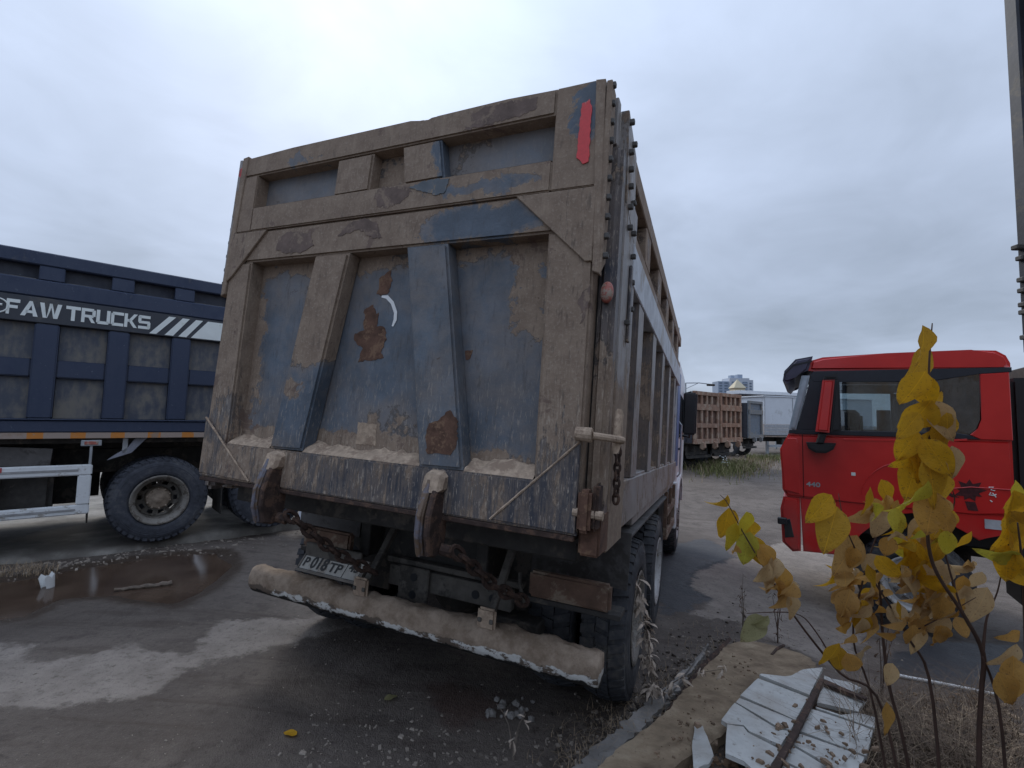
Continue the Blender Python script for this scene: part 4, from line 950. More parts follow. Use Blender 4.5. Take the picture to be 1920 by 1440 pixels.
vs = PR('sun_visor', npr([(.90, 3.03), (1.08, 3.00), (1.20, 2.86), (1.22, 2.74), (1.17, 2.70), (1.10, 2.80), (.95, 2.86)], 0, -.03, WD+.03, .03, 3), simple('purple_black_visor', (.055, .052, .085), .35, bump=0))
PR('visor_groove', npr([(.91, 2.955), (1.10, 2.915), (1.20, 2.80), (1.21, 2.815), (1.105, 2.935), (.91, 2.975)], 0, -.034, -.028), 'black', vs)
# inside
RB('cab_floor', .06, WD-.06, -.72, 1.1, 2.05, 2.10, 'black'); RB('dashboard', .3, WD-.15, .75, 1.12, 2.10, 2.25, 'black', .05)
for sx in (.55, 1.75):
    s_ = RB('seat', sx-.25, sx+.25, -.25, -.10, 2.10, 2.62, 'seat', .06, seg=3); RB('headrest', sx-.12, sx+.12, -.24, -.13, 2.63, 2.78, 'seat', .04, s_, seg=3)
bm = bmesh.new(); ring = [(.55+.22*math.cos(a), .58+.08*math.sin(a)+.0, 2.26+.20*math.sin(a)) for a in np.linspace(0, math.tau, 24)]; tube(bm, ring, .018, 8, cap=False); tube(bm, [(.55, .58, 2.26), (.55, .80, 2.12)], .03, 8); PR('steering_wheel', bm, 'black')
RB('green_folder', WD-.10, WD-.085, .22, .32, 2.14, 2.36, simple('green_card', (.30, .60, .32), .7)); RB('dark_bag', 1.2, 1.6, .35, .62, 2.10, 2.42, 'black', .05)
RB('curtain', WD-.09, WD-.06, -.12, .05, 2.12, 2.45, 'trim', .01)
# door details
RB('door_gap', -.0025, .002, 1.020, 1.028, 1.34, 2.09, 'seamdark', 0, body); RB('door_gap', -.0025, .002, -.215, -.207, 1.60, 2.09, 'seamdark', 0, body)
PR('belt_ridge', npr([(.62, 2.055), (-.30, 2.085), (-.44, 2.095), (-.44, 2.075), (-.30, 2.06), (.62, 2.03)], 0, -.006, .002, .002), 'red', body)
PR('arch_crease', ntube([(-.004, .05+.42*math.cos(a), 1.38+.44*math.sin(a)) for a in np.linspace(.15, 2.5, 14)], .006, 6), 'red', body)
PR('body_crease', ntube([(-.004, -.20, 1.55), (-.004, -.45, 1.60), (-.004, -.77, 1.60)], .006, 6), 'red', body)
RB('white_sticker', -.0035, -.001, .515, .555, 1.635, 1.672, 'white_dec', 0, body)
bm = text_bm('440', .075, 1.25, .002, .002)
for v in bm.verts: v.co = Vector((-.003-.002*(v.co.z > 0), .995-v.co.x, 1.475+v.co.y))
PR('lettering', bm, 'galv', body)
# dark flower-like print with white strokes
MT['print'] = simple('faded_dark_print', (.06, .012, .014), .6, var=.5, scale=30, bump=0)
bm = bmesh.new(); cpt = (-.44, 1.56)
for k in range(9):
    a = k*math.tau/9+.2; L = .13*random.uniform(.7, 1.15); w = .028; d = (math.cos(a), math.sin(a)); n_ = (-d[1], d[0])
    pts = [cpt, (cpt[0]+d[0]*L*.5+n_[0]*w, cpt[1]+d[1]*L*.5+n_[1]*w), (cpt[0]+d[0]*L, cpt[1]+d[1]*L*.9), (cpt[0]+d[0]*L*.5-n_[0]*w, cpt[1]+d[1]*L*.5-n_[1]*w)]
    prism(bm, pts, 0, -.0030-.0002*k, -.001)
prism(bm, [(-.30, 1.52), (-.20, 1.575), (-.16, 1.57), (-.22, 1.54), (-.30, 1.48), (-.36, 1.48)], 0, -.0028, -.001); prism(bm, [(-.40, 1.45), (-.48, 1.45), (-.50, 1.36), (-.42, 1.36)], 0, -.0027, -.001)
PR('flower_print', bm, 'print', body)
bm = bmesh.new()
for pts in ([(-.585, 1.61), (-.62, 1.615), (-.60, 1.585), (-.63, 1.58)], [(-.60, 1.56), (-.585, 1.535), (-.62, 1.53), (-.64, 1.545)], [(-.61, 1.555), (-.635, 1.515)], [(-.59, 1.48), (-.605, 1.465)]):
    tube(bm, [(-.003, a, b) for a, b in pts], .0055, 5)
PR('brush_lettering', bm, 'white_dec', body)
ps = [o for o in rt.children if o.name.startswith('rear_skirt')][0]
stk = RB('notice_sticker', .007, .0112, -.675, -.545, 1.19, 1.285, simple('grey_sticker', (.45, .46, .48), .6), 0, ps)
# mirror
PR('mirror', npr([(.70, 2.72), (.815, 2.72), (.895, 2.13), (.765, 2.12)], 0, -.30, -.12, .025, 3), 'red')
mc = PR('mirror_cap', npr([(.66, 2.715), (.655, 2.14), (.755, 2.13), (.698, 2.72)], 0, -.31, -.11, .02, 2), 'black')
PR('mirror_cowl', npr([(.68, 2.79), (.80, 2.76), (.81, 2.722), (.67, 2.722)], 0, -.31, .0, .02, 2), 'black')
PR('mirror_arm', npr([(.78, 2.12), (.86, 2.12), (.90, 1.99), (.82, 1.99)], 0, -.24, -.14, .015), 'black')
PR('mirror_foot', npr([(.99, 2.0), (.70, 2.0), (.73, 1.93), (.80, 1.885), (.90, 1.885), (.97, 1.93)], 0, -.24, .0, .02, 2), 'black')
# running gear
add_wheel(WFRONT, ('rubber', 'rim_pale', 'galv'), rt, (.17, .02, .515), True, .3); add_wheel(WFRONT, ('rubber', 'rim_pale', 'galv'), rt, (WD-.17, .02, .515), False, .3)
PR('axle', ntube([(.2, .02, .515), (WD-.2, .02, .515)], .08, 12), 'chassis')
for x in (.75, 1.6): RB('chassis_rail', x, x+.08, -5.2, 1.0, .75, 1.02, 'chassis')
RB('inner_wing', .24, .30, -.7, .75, .95, 1.32, 'black'); RB('engine', .75, 1.65, -.6, 1.0, .55, 1.325, 'chassis', .03)
RB('side_tank', .05, .60, -2.6, -.95, .42, 1.02, 'galv', .05, seg=3); RB('air_stack', .30, .75, -1.08, -.86, 1.03, 2.75, 'black', .04, seg=2)
RB('rear_frame', .2, 2.2, -1.15, -1.09, 1.05, 2.9, 'chassis', .01); PR('battery_box', nb((.05, -.93, .45), (.5, -.80, 1.10), .02), 'black')
for yw in (-3.1, -4.4):
    for x, fl in ((.15, True), (WD-.15, False)): add_wheel(WREAR, ('rubber', 'rim_dusty', 'hub_tan'), rt, (x, yw, .515), fl, .5)

# ------------------------------------------------------------------ tipper body at the right edge of the view
ko = np.array([1.865, 1.70, 0]); ko[2] = float(gz(2.6, .6))
kt = empty('tipper_truck', (1, 0, 0), (0, 1, 0), (0, 0, 1), ko)
tag(kt, 'grey tipper body with dark bolted edge, cut off by the right border', 'truck')
def KB(name, x0, x1, y0, y1, z0, z1, mat, bev=.006, par=None): return obj(name, nb((x0, y0, z0), (x1, y1, z1), bev), mat, par or kt)
MT['edge_blue'] = simple('dark_blue_steel', (.028, .032, .045), .5, var=.3, c2=(.075, .065, .055), s2=5, amt=.3)
KB('gate_sheet', .06, .09, -2.4, -.02, 1.0, 3.55, 'side_grey'); fl = KB('flange', -.012, .05, -.05, .0, 2.15, 3.60, 'edge_blue')
KB('upper_frame', .02, .058, -2.4, -.052, 2.14, 3.60, 'side_grey'); KB('edge_post', .015, .058, -.10, .0, .95, 2.135, 'edge_blue'); KB('lower_frame', .03, .058, -2.4, -.103, .95, 2.13, 'side_grey')
for k in range(4): KB('wall_rib', -.03, .029, -.62-.56*k, -.44-.56*k, .98, 2.10, 'side_grey', .012); KB('wall_rib', -.03, .019, -.62-.56*k, -.44-.56*k, 2.20, 3.40, 'side_grey', .012)
KB('wall_beam', -.035, .019, -2.4, -.11, 3.42, 3.60, 'side_grey', .012); KB('wall_beam', -.035, .029, -2.4, -.11, .95, 1.14, 'side_grey', .012)
for i in (0, 2, 3, 4, 5, 7, 8): KB('bolt', -.026 if i != 8 else -.04, -.012, -.03, -.004, 2.20+.04*i+(.012 if i % 3 else 0), 2.217+.04*i+(.012 if i % 3 else 0), 'bolt', .003, fl)
KB('side_wall', .09, 3.4, -.06, -.02, 1.0, 3.5, 'side_grey'); KB('side_wall', .09, 3.4, -2.4, -2.36, 1.0, 3.5, 'side_grey'); KB('body_floor', .09, 3.4, -2.36, -.06, .95, 1.0, 'chassis')
for x in (-.0,): KB('chassis_rail', .4, 3.6, -.9, -.8, .6, .93, 'chassis'); KB('chassis_rail', .4, 3.6, -1.7, -1.6, .6, .93, 'chassis')
for x in (1.0, 2.35):
    for y, s_ in ((-.25, 1), (-2.15, -1)):
        w = add_wheel(WREAR, ('rubber', 'rim_dusty', 'hub_tan'), kt, (x, y, .515), False, .5); w.matrix_local = Matrix.Translation((x, y, .515)) @ Matrix.Rotation(s_*math.pi/2, 4, 'Z')

# ------------------------------------------------------------------ far row of tippers, trailer and buildings
FL = np.array([.755, .656, 0]); FB = np.array([-.656, .755, 0])        # along the tailgates / into the bodies
MT['rust_gate'] = simple('rust_brown_gate', (.25, .15, .105), .85, var=.3, scale=4, c2=(.33, .25, .19), s2=2.5, amt=.45, bump=.2)
MT['rust_gate2'] = simple('orange_brown_gate', (.29, .165, .11), .85, var=.3, scale=4, c2=(.36, .26, .19), s2=2.5, amt=.45, bump=.2)
MT['rust_recess'] = simple('brown_recess', (.11, .065, .048), .9, var=.3); MT['grey_gate'] = simple('grey_gate_paint', (.19, .195, .20), .7, var=.2, c2=(.25, .22, .19), s2=3, amt=.4)
MT['blue_panel'] = simple('blue_grey_panel', (.14, .165, .20), .5, var=.2, c2=(.2, .19, .17), s2=2, amt=.3); MT['dark_side'] = simple('dark_body_side', (.035, .036, .045), .7, var=.3)
def far_tipper(name, px, py0, depth, w, label, mats, rows, cols, side, blen=4.0):
    p = at(px, 800, depth); p[2] = float(gz(p[0], p[1]))
    e = empty(name, FL, FB, (0, 0, 1), p); tag(e, label, 'truck', 'row of parked tippers in the background')
    fm, rm = mats; z0, z1 = 1.12, 3.28
    def b(n, x0, x1, y0, y1, za, zb, m, bev=.01, par=None): return obj(n, nb((x0, y0, za), (x1, y1, zb), bev), m, par or e)
    g_ = b('tailgate', .0, w, .10, .14, z0, z1, rm)
    b('top_beam', 0, w, 0, .10, z1-.16, z1, fm); b('bottom_beam', 0, w, -.02, .10, z0, z0+.20, fm); b('middle_beam', 0, w, -.01, .10, 2.50, 2.76, fm)
    for x in (0, w-.17): b('side_beam', x, x+.17, .01, .10, z0+.2, z1-.16, fm)
    zs = [(1.32, 2.50), (2.76, 3.12)] if rows == 2 else [(1.32, 1.78), (1.96, 2.50), (2.76, 3.12)]
    if rows == 3: b('low_beam', .17, w-.17, .0, .10, 1.78, 1.96, fm)
    for za, zb in zs:
        for k in range(1, cols):
            x = .17+(w-.34)*k/cols; b('rib', x-.07, x+.07, .02, .10, za, zb, fm)
    b('body_side', -.02, .06, .15, blen, 1.15, 3.15, side); b('body_side', w-.06, w+.02, .15, blen, 1.15, 3.15, side); b('body_floor', .06, w-.06, .15, blen, 1.1, 1.15, 'chassis')
    for k in range(4): b('side_rib', -.10, -.021, .4+k*.9, .55+k*.9, 1.2, 3.1, side)
    for x in (.45, w-.6):
        bm = bmesh.new(); prism(bm, [(.05, 1.25), (-.14, 1.15), (-.16, .98), (-.05, .88), (.06, .95)], 0, x, x+.14, .01); obj('hook', bm, fm, e)
        b('chassis_rail', x, x+.09, .3, blen+1, .78, 1.05, 'chassis')
    b('bumper', .1, w-.1, .35, .47, .50, .62, 'chassis'); b('cross_member', .2, w-.2, .5, .56, .62, 1.0, 'chassis')
    for y in (1.2, 2.5):
        for x, f in ((.15, True), (w-.15, False)): add_wheel(WREAR, ('rubber', 'rim_dusty', 'hub_tan'), e, (x, y, .52), f, 0, parts=False)
    b('cab', 0, w, blen+.2, blen+2., .9, 2.9, 'dark_side', .1)
    return e
far_tipper('tipper_truck', 1304, 0, 19.0, 2.1, 'rust-brown tipper tailgate in the far row, nearest the big truck', ('rust_gate', 'rust_recess'), 3, 4, 'dark_side')
p2 = at(1304, 800, 19.0)+FL*2.22; d2 = (CM.T @ (p2-CAM))[2]; q2 = CM.T @ (p2-CAM)
far_tipper('tipper_truck', CX+FPX*q2[0]/q2[2], 0, d2, 2.1, 'orange-brown tipper tailgate in the far row, second from the big truck', ('rust_gate2', 'rust_recess'), 3, 4, 'dark_side')
gt = far_tipper('tipper_truck', 1406, 0, 27.0, 1.9, 'grey tipper with blue tailgate panel beside the white trailer', ('grey_gate', 'blue_panel'), 2, 1, 'dark_side')
# white trailer
wp = at(1432, 800, 30.5); wp[2] = float(gz(wp[0], wp[1])); WX = np.array([.97, .24, 0]); WX /= np.linalg.norm(WX)
wt = empty('box_trailer', WX, (-WX[1], WX[0], 0), (0, 0, 1), wp); tag(wt, 'white box trailer with silver drop boards at the back of the yard', 'trailer')
MT['white_box'] = simple('white_trailer_panel', (.62, .65, .69), .5, var=.05, scale=2, c2=(.5, .52, .54), s2=1, amt=.2, bump=0); MT['silver'] = simple('silver_board', (.36, .37, .39), .5, .2, var=.2)
def wb(n, x0, x1, y0, y1, z0, z1, m, bev=.01): return obj(n, nb((x0, y0, z0), (x1, y1, z1), bev), m, wt)
wb('box', .1, 9, .03, 2.5, 1.95, 3.72, 'white_box'); wb('roof_edge', .0, 9, -.02, 2.5, 3.724, 3.80, 'white_box'); wb('floor_rail', 0, 9, .0, 2.5, 1.10, 1.22, 'chassis_dusty'); wb('tape', .05, 9, -.01, .0, 1.13, 1.18, 'tape')
for k in range(3): wb('drop_board', .05, 9, .0, .03, 1.24+k*.235, 1.455+k*.235, 'silver')
for k in range(4): wb('panel_joint', .1+2.2*k, .14+2.2*k, .0, .03, 1.95, 3.72, 'silver')
wb('side_guard', .5, 7, .1, .14, .45, .62, 'galv'); wb('locker', 1.5, 2.7, .12, .6, .62, 1.05, 'chassis'); wb('frame', 0, 9, .8, 1.6, .8, 1.09, 'chassis')
for x in (5.2, 6.5):
    w = add_wheel(WREAR, ('rubber', 'rim_dusty', 'hub_tan'), wt, (x, .2, .52), False, 0, parts=False); w.matrix_local = Matrix.Translation((x, .2, .52)) @ Matrix.Rotation(-math.pi/2, 4, 'Z')
for x in (.6, 3.6): wb('landing_leg', x, x+.15, .4, .55, .0, .82, 'galv')
# long canopy beam behind the trailer
bpz = at(1388, 738, 36); e_ = at(1530, 741, 38); gA = float(gz(bpz[0], bpz[1]))
cn = empty('canopy_frame', (1, 0, 0), (0, 1, 0), (0, 0, 1), (bpz[0], bpz[1], gA)); tag(cn, 'long white canopy beam with dark edge above the far trailer', 'canopy')
dv = e_-bpz
def cnb(n, z0, z1, y0, y1, m):
    L = math.hypot(dv[0], dv[1]); bm = nb((0, y0, z0), (L, y1, z1), .01); a = math.atan2(dv[1], dv[0]); bmesh.ops.rotate(bm, verts=bm.verts, cent=(0, 0, 0), matrix=Matrix.Rotation(a, 3, 'Z')); return obj(n, bm, m, cn)
zt = bpz[2]-gA; cnb('beam', zt, zt+.26, 0, 1.5, 'white_box'); cnb('dark_edge', zt-.12, zt-.004, .02, 1.4, 'dark_side')
L_ = math.hypot(dv[0], dv[1])
for t_ in (.02, .5, .98): obj('post', nb((dv[0]*t_-.06, dv[1]*t_+.5, 0), (dv[0]*t_+.06, dv[1]*t_+.62, zt-.1), .01), 'galv', cn)
# apartment block
ap = at(1347, 780, 480); ap[2] = float(gz(ap[0], ap[1])); ab = empty('apartment_block', (1, 0, 0), (0, 1, 0), (0, 0, 1), ap); tag(ab, 'tall pale blue-white apartment block on the horizon', 'building')
MT['apt'] = simple('pale_render', (.46, .50, .56), .8, var=.05, scale=.1, bump=0); MT['apt2'] = simple('blue_render', (.30, .36, .45), .8, var=.05, scale=.1, bump=0); MT['apt_win'] = simple('window_band', (.13, .17, .23), .3, var=.2, scale=.3, bump=0)
TOPZ = (792-706)/884*480
def abx(n, x0, x1, y0, y1, z0, z1, m, par=None): return obj(n, nb((x0, y0, z0), (x1, y1, z1), 0), m, par or ab)
w1 = abx('wall', 0, 11, 0, 14, 0, TOPZ-2.5, 'apt2'); w2 = abx('wall', 11.01, 31, -2, 16, 0, TOPZ+1, 'apt'); w3 = abx('wall', 31.01, 36.5, 1, 15, 0, TOPZ-.5, 'apt')
abx('plant_room', 14, 18, 2, 8, TOPZ+1.01, TOPZ+4, 'apt2'); abx('plant_room', 21, 26, 2, 8, TOPZ+1.01, TOPZ+5, 'apt2')
for k in range(16):
    z = TOPZ-5-k*2.85
    if z > 3:
        abx('window', 1.2, 4.2, -.12, -.01, z, z+1.5, 'apt_win', w1); abx('window', 6.4, 9.8, -.12, -.01, z, z+1.5, 'apt_win', w1)
        abx('balcony', 13, 17, -3.1, -2.01, z, z+1.1, 'apt2', w2); abx('window', 13, 17, -2.1, -2.01, z+1.2, z+2.2, 'apt_win', w2); abx('window', 19, 21.5, -2.1, -2.01, z+.3, z+1.8, 'apt_win', w2); abx('balcony', 24, 29, -3.1, -2.01, z, z+1.1, 'apt2', w2); abx('window', 24, 29, -2.1, -2.01, z+1.2, z+2.2, 'apt_win', w2)
        abx('window', 32.6, 34.8, .88, .99, z, z+1.6, 'apt_win', w3)
# cream turret with a pointed roof
tp_ = at(1383, 780, 110); tp_[2] = float(gz(tp_[0], tp_[1])); tu = empty('turret_house', (1, 0, 0), (0, 1, 0), (0, 0, 1), tp_); tag(tu, 'cream pointed turret above an orange brick house, in front of the apartment block', 'building')
zb_ = tp_[2]*-1+H; zr = (793-728)/884*110+zb_; zt_ = (793-711)/884*110+zb_
MT['cream'] = simple('cream_render', (.52, .46, .33), .8, var=.1, bump=0); MT['brick_o'] = simple('orange_brick', (.36, .16, .09), .85, var=.2, bump=0)
obj('wall', nb((-1.8, -1.5, 0), (1.5, 1.5, zr-1.4), 0), 'brick_o', tu); obj('upper_wall', nb((-1.2, -1.3, zr-1.39), (1.2, 1.3, zr), 0), 'cream', tu)
bm = bmesh.new(); A = [bm.verts.new(q) for q in ((-1.45, -1.5, zr+.01), (1.45, -1.5, zr+.01), (1.45, 1.5, zr+.01), (-1.45, 1.5, zr+.01))]; t_ = bm.verts.new((0, 0, zt_)); bm.faces.new(A)
for i in range(4): bm.faces.new((A[i], A[(i+1) % 4], t_))
obj('roof', bm, 'cream', tu)
for k in range(3): obj('window', nb((-1.2+k*.9, -1.56, zr-3.2), (-.7+k*.9, -1.501, zr-2.2), 0), 'apt_win', tu)
# light mast with a long arm
lm_ = at(1286, 800, 24); lm_[2] = float(gz(lm_[0], lm_[1])); ms = empty('light_mast', (1, 0, 0), (0, 1, 0), (0, 0, 1), lm_); tag(ms, 'thin light mast with a long lamp arm above the rusty tippers', 'lamp post')
zz = (790-717)/884*24+H-lm_[2]; xx = 51/884*24
obj('pole', ntube([(0, 0, 0), (0, 0, zz)], [.05, .035], 8), 'galv', ms); obj('arm', ntube([(0, 0, zz), (xx*.5, 0, zz+.02), (xx, 0, zz-.05)], .025, 8), 'galv', ms); obj('lamp_head', nb((xx-.30, -.08, zz-.13), (xx+.1, .08, zz-.02), .03), 'chassis_dusty', ms)
obj('arm', ntube([(.0, 0, zz-.3), (xx*.45, 0, zz+.0)], .018, 6), 'galv', ms)

# ------------------------------------------------------------------ plants: leaf shapes
def leaf_mesh(name, wid, curl, fold, wav, tipw=.0):
    V = []; F = []; n = 9
    for j in range(n+1):
        t_ = j/n; w = wid*(math.sin(math.pi*min(1, t_**.82))**.72)*(1-.22*t_)+.004
        if j == n: w = .004
        zc = -curl*t_*t_
        for k, s_ in enumerate((-1, -.5, 0, .5, 1)):
            V.append((s_*w*.5, t_*(1-.15*curl*t_), zc+fold*abs(s_)*w*.5+wav*math.sin(t_*9+s_*2)*w*.12*abs(s_)))
    for j in range(n):
        for k in range(4): a = j*5+k; F.append((a, a+1, a+6, a+5))
    me = bpy.data.meshes.new(name); me.from_pydata(V, [], F); me.update(); me.shade_smooth(); return me
LEAF = [leaf_mesh('leaf', *q) for q in ((.64, .14, .16, .5), (.62, .34, .30, .8), (.54, .75, .6, 1.0), (.58, .30, -.22, .6), (.36, .85, 1.1, 1.0))]
def leafmat(name, c1, c2, spot, tr=.45):
    m = Mt(name, .55, 0, .3); oi = m.nd('ShaderNodeObjectInfo').outputs['Random']; x, y, z = m.xyz()
    c = m.mix(oi, c1, c2); c = m.mix(m.ss(m.noise(6, 5, .65), .52, .68, 0, .55), c, c2)
    c = m.mix(m.ss(m.noise(15, 5, .75), .585, .63, 0, .85), c, spot); c = m.mix(m.ss(m.noise(3.2, 4, .6), .5, .7, 0, .35), c, tuple(q*.62 for q in c2)); edge = m.ss(m.ma('ADD', y, m.ma('MULTIPLY', m.noise(5, 4), .3)), .92, 1.15, 0, .8); c = m.mix(edge, c, spot)
    vein = m.ss(m.ma('ABSOLUTE', x), .012, .004, 0, .35); c = m.mix(vein, c, tuple(min(1, q*1.4) for q in c1)); m.col(c); m.bump(m.noise(20, 4), .25, .05)
    t = m.t; tl = t.nodes.new('ShaderNodeBsdfTranslucent'); t.links.new(c, tl.inputs[0]); mx = t.nodes.new('ShaderNodeMixShader'); mx.inputs[0].default_value = tr
    out = [n for n in t.nodes if n.type == 'OUTPUT_MATERIAL'][0]; t.links.new(m.b.outputs[0], mx.inputs[1]); t.links.new(tl.outputs[0], mx.inputs[2]); t.links.new(mx.outputs[0], out.inputs[0]); return m.m
MT['lf_y'] = leafmat('yellow_leaf', (.68, .38, .018), (.47, .27, .03), (.20, .10, .03)); MT['lf_o'] = leafmat('orange_tan_leaf', (.55, .30, .065), (.50, .30, .11), (.18, .09, .04))
MT['lf_t'] = leafmat('tan_leaf', (.50, .33, .15), (.56, .41, .23), (.24, .13, .06)); MT['lf_g'] = leafmat('green_yellow_leaf', (.42, .38, .05), (.62, .48, .04), (.20, .13, .03)); MT['lf_gr'] = leafmat('grey_green_leaf', (.26, .25, .11), (.30, .28, .14), (.15, .1, .05))
MT['twig'] = simple('brown_twig', (.085, .05, .038), .8, var=.3); MT['twig_grey'] = simple('grey_twig', (.17, .14, .115), .9, var=.3)
LM = {}
def leafm(i, mt):
    if (i, mt) not in LM: c = LEAF[i].copy(); c.materials.append(MT[mt]); LM[i, mt] = c
    return LM[i, mt]
def put_leaf(parent, px, py, depth, lpx, ang, mt, var=None, tilt=None, roll=None):
    Pn = Vector(at(px, py, depth)); L = lpx/FPX*depth; a = math.radians(ang)
    r3, d3, f3 = (Vector(CM[:, i]) for i in range(3))
    ydir = (r3*math.cos(a)+d3*math.sin(a)); n = -f3
    tl = math.radians(tilt if tilt is not None else random.uniform(-35, 35)); rl = math.radians(roll if roll is not None else random.uniform(-40, 40))
    ydir = (ydir*math.cos(tl)+n*math.sin(tl)).normalized(); n = (n-ydir*n.dot(ydir)).normalized(); n.rotate(Matrix.Rotation(rl, 3, ydir)); xd = ydir.cross(n)
    m = Matrix.Identity(4)
    for i, v in enumerate((xd, ydir, n)):
        for k in range(3): m[k][i] = v[k]*L
    m.translation = Pn-ydir*L*.5
    o = bpy.data.objects.new('leaf', leafm(var if var is not None else random.choice((0, 0, 1, 3)), mt)); COL.objects.link(o); o.parent = parent
    o.matrix_parent_inverse = parent.matrix_world.inverted(); o.matrix_basis = m; return o
def stems(parent, lines, mat):
    for ln in lines:
        pts = [at(*q[:3]) for q in ln]; fine = []; rad = []
        C_ = [Vector(p) for p in pts]; R_ = [q[3] for q in ln]
        for i in range(len(C_)-1):
            p0, p1, p2_, p3 = C_[max(i-1, 0)], C_[i], C_[i+1], C_[min(i+2, len(C_)-1)]
            for k in range(5):
                t_ = k/5; fine.append(.5*((2*p1)+(p2_-p0)*t_+(2*p0-5*p1+4*p2_-p3)*t_*t_+(3*p1-p0-3*p2_+p3)*t_**3)); rad.append(R_[i]+(R_[i+1]-R_[i])*t_)
        fine.append(C_[-1]); rad.append(R_[-1]); o = obj('stem', ntube(fine, rad, 6), mat, None, smooth=True); o.parent = parent; o.matrix_parent_inverse = parent.matrix_world.inverted()
def rooted(px, py, d): p = at(px, py, d); p[2] = float(gz(p[0], p[1])); return p
random.seed(21)
# yellow shrub, right foreground (stems rise from the berm just below the frame)
sp = rooted(1790, 1600, 1.55); sh = empty('yellow_shrub', (1, 0, 0), (0, 1, 0), (0, 0, 1), sp); bpy.context.view_layer.update(); tag(sh, 'tall shrub with bright yellow autumn leaves in the right foreground', 'shrub')
def base(px, d): q = CM.T @ (np.array([at(px, 1500, d)[0], at(px, 1500, d)[1], float(gz(*at(px, 1500, d)[:2]))-.02])-CAM); return (CX+FPX*q[0]/q[2], CY+FPX*q[1]/q[2], q[2])
def bs(px, d, r): return base(px, d)+(r,)
stems(sh, [[bs(1832, 1.55, .008), (1836, 1440, 1.40, .0065), (1840, 1300, 1.36, .006), (1843, 1225, 1.34, .0058), (1805, 1150, 1.28, .005), (1750, 1060, 1.2, .0042), (1738, 960, 1.15, .0035), (1744, 800, 1.12, .0028), (1742, 690, 1.1, .0022), (1748, 606, 1.1, .0012)],
           [bs(1740, 1.70, .007), (1700, 1420, 1.55, .0055), (1668, 1290, 1.5, .005), (1655, 1190, 1.45, .004), (1650, 1110, 1.4, .003), (1640, 1060, 1.38, .002)],
           [bs(1722, 1.66, .006), (1660, 1345, 1.5, .0045), (1575, 1262, 1.42, .0038), (1500, 1170, 1.36, .003), (1452, 1095, 1.32, .0026), (1400, 1010, 1.28, .0018), (1365, 945, 1.25, .0012), (1350, 928, 1.25, .0008)],
           [(1575, 1262, 1.42, .003), (1530, 1185, 1.42, .0022), (1490, 1150, 1.42, .0018), (1400, 1150, 1.4, .001)],
           [bs(1700, 1.72, .006), (1640, 1330, 1.6, .004), (1600, 1200, 1.5, .003), (1620, 1080, 1.4, .0025), (1645, 1000, 1.35, .0018), (1665, 945, 1.32, .001)],
           [bs(1770, 1.6, .006), (1750, 1320, 1.5, .0045), (1700, 1190, 1.42, .0035), (1620, 1060, 1.35, .0024), (1585, 985, 1.3, .0015), (1572, 925, 1.3, .0008)],
           [(1843, 1225, 1.34, .0045), (1850, 1160, 1.34, .003), (1870, 1110, 1.34, .002), (1880, 1060, 1.3, .0015)],
           [(1805, 1150, 1.28, .003), (1770, 1020, 1.25, .0022), (1790, 940, 1.2, .0015), (1775, 900, 1.18, .001)],
           [bs(1890, 1.5, .006), (1880, 1380, 1.38, .004), (1842, 1230, 1.34, .003)],
           [bs(1925, 1.4, .006), (1925, 1260, 1.3, .004), (1918, 1080, 1.2, .003), (1908, 980, 1.15, .0015)],
           [(1700, 1190, 1.42, .0025), (1760, 1160, 1.36, .0018), (1830, 1120, 1.32, .001)]], 'twig')
top = [(1738, 650, 90, 75, 'lf_y'), (1722, 690, 105, 112, 'lf_y'), (1712, 735, 95, 100, 'lf_y'), (1735, 735, 80, 70, 'lf_y'), (1748, 775, 105, 85, 'lf_y'), (1718, 790, 105, 105, 'lf_y'), (1705, 800, 70, 120, 'lf_y'), (1770, 790, 95, 62, 'lf_t'), (1700, 838, 75, 118, 'lf_y'), (1735, 845, 110, 95, 'lf_y'), (1725, 870, 85, 110, 'lf_y'),
       (1782, 820, 110, 72, 'lf_y'), (1760, 860, 90, 60, 'lf_y'), (1752, 905, 120, 78, 'lf_y'), (1710, 900, 90, 118, 'lf_y'), (1722, 935, 85, 100, 'lf_g'), (1768, 925, 100, 80, 'lf_y'), (1745, 965, 100, 88, 'lf_o'), (1700, 865, 60, 140, 'lf_y'), (1790, 868, 70, 80, 'lf_t')]
for a in top: put_leaf(sh, a[0], a[1], 1.10+random.uniform(-.04, .05), a[2]*.92, a[3]+random.uniform(-8, 8), a[4], random.choice((0, 0, 1, 3)), random.uniform(-32, 35), random.uniform(-38, 38))
for a in [(1350, 950, 52, 110, 'lf_y', 4), (1362, 985, 70, 85, 'lf_y', 0), (1378, 1010, 55, 95, 'lf_g', 3), (1398, 985, 55, 80, 'lf_g', 0), (1400, 1030, 62, 95, 'lf_g', 0), (1412, 1000, 50, 70, 'lf_y', 1), (1422, 1035, 60, 60, 'lf_y', 1), (1382, 1040, 42, 75, 'lf_o', 4), (1442, 1050, 60, 65, 'lf_o', 1), (1455, 1075, 58, 95, 'lf_t', 2), (1470, 1095, 62, 80, 'lf_o', 1), (1480, 1120, 58, 100, 'lf_o', 2), (1455, 1110, 52, 105, 'lf_o', 2), (1430, 1085, 60, 105, 'lf_t', 4), (1488, 1140, 48, 90, 'lf_t', 1), (1468, 1135, 45, 110, 'lf_o', 2), (1445, 1095, 45, 80, 'lf_t', 2), (1490, 1105, 40, 60, 'lf_t', 2)]:
    put_leaf(sh, a[0], a[1], 1.29+random.uniform(-.03, .03), a[2]*1.08, a[3]+random.uniform(-8, 8), a[4], a[5], random.uniform(-20, 25), random.uniform(-25, 25))
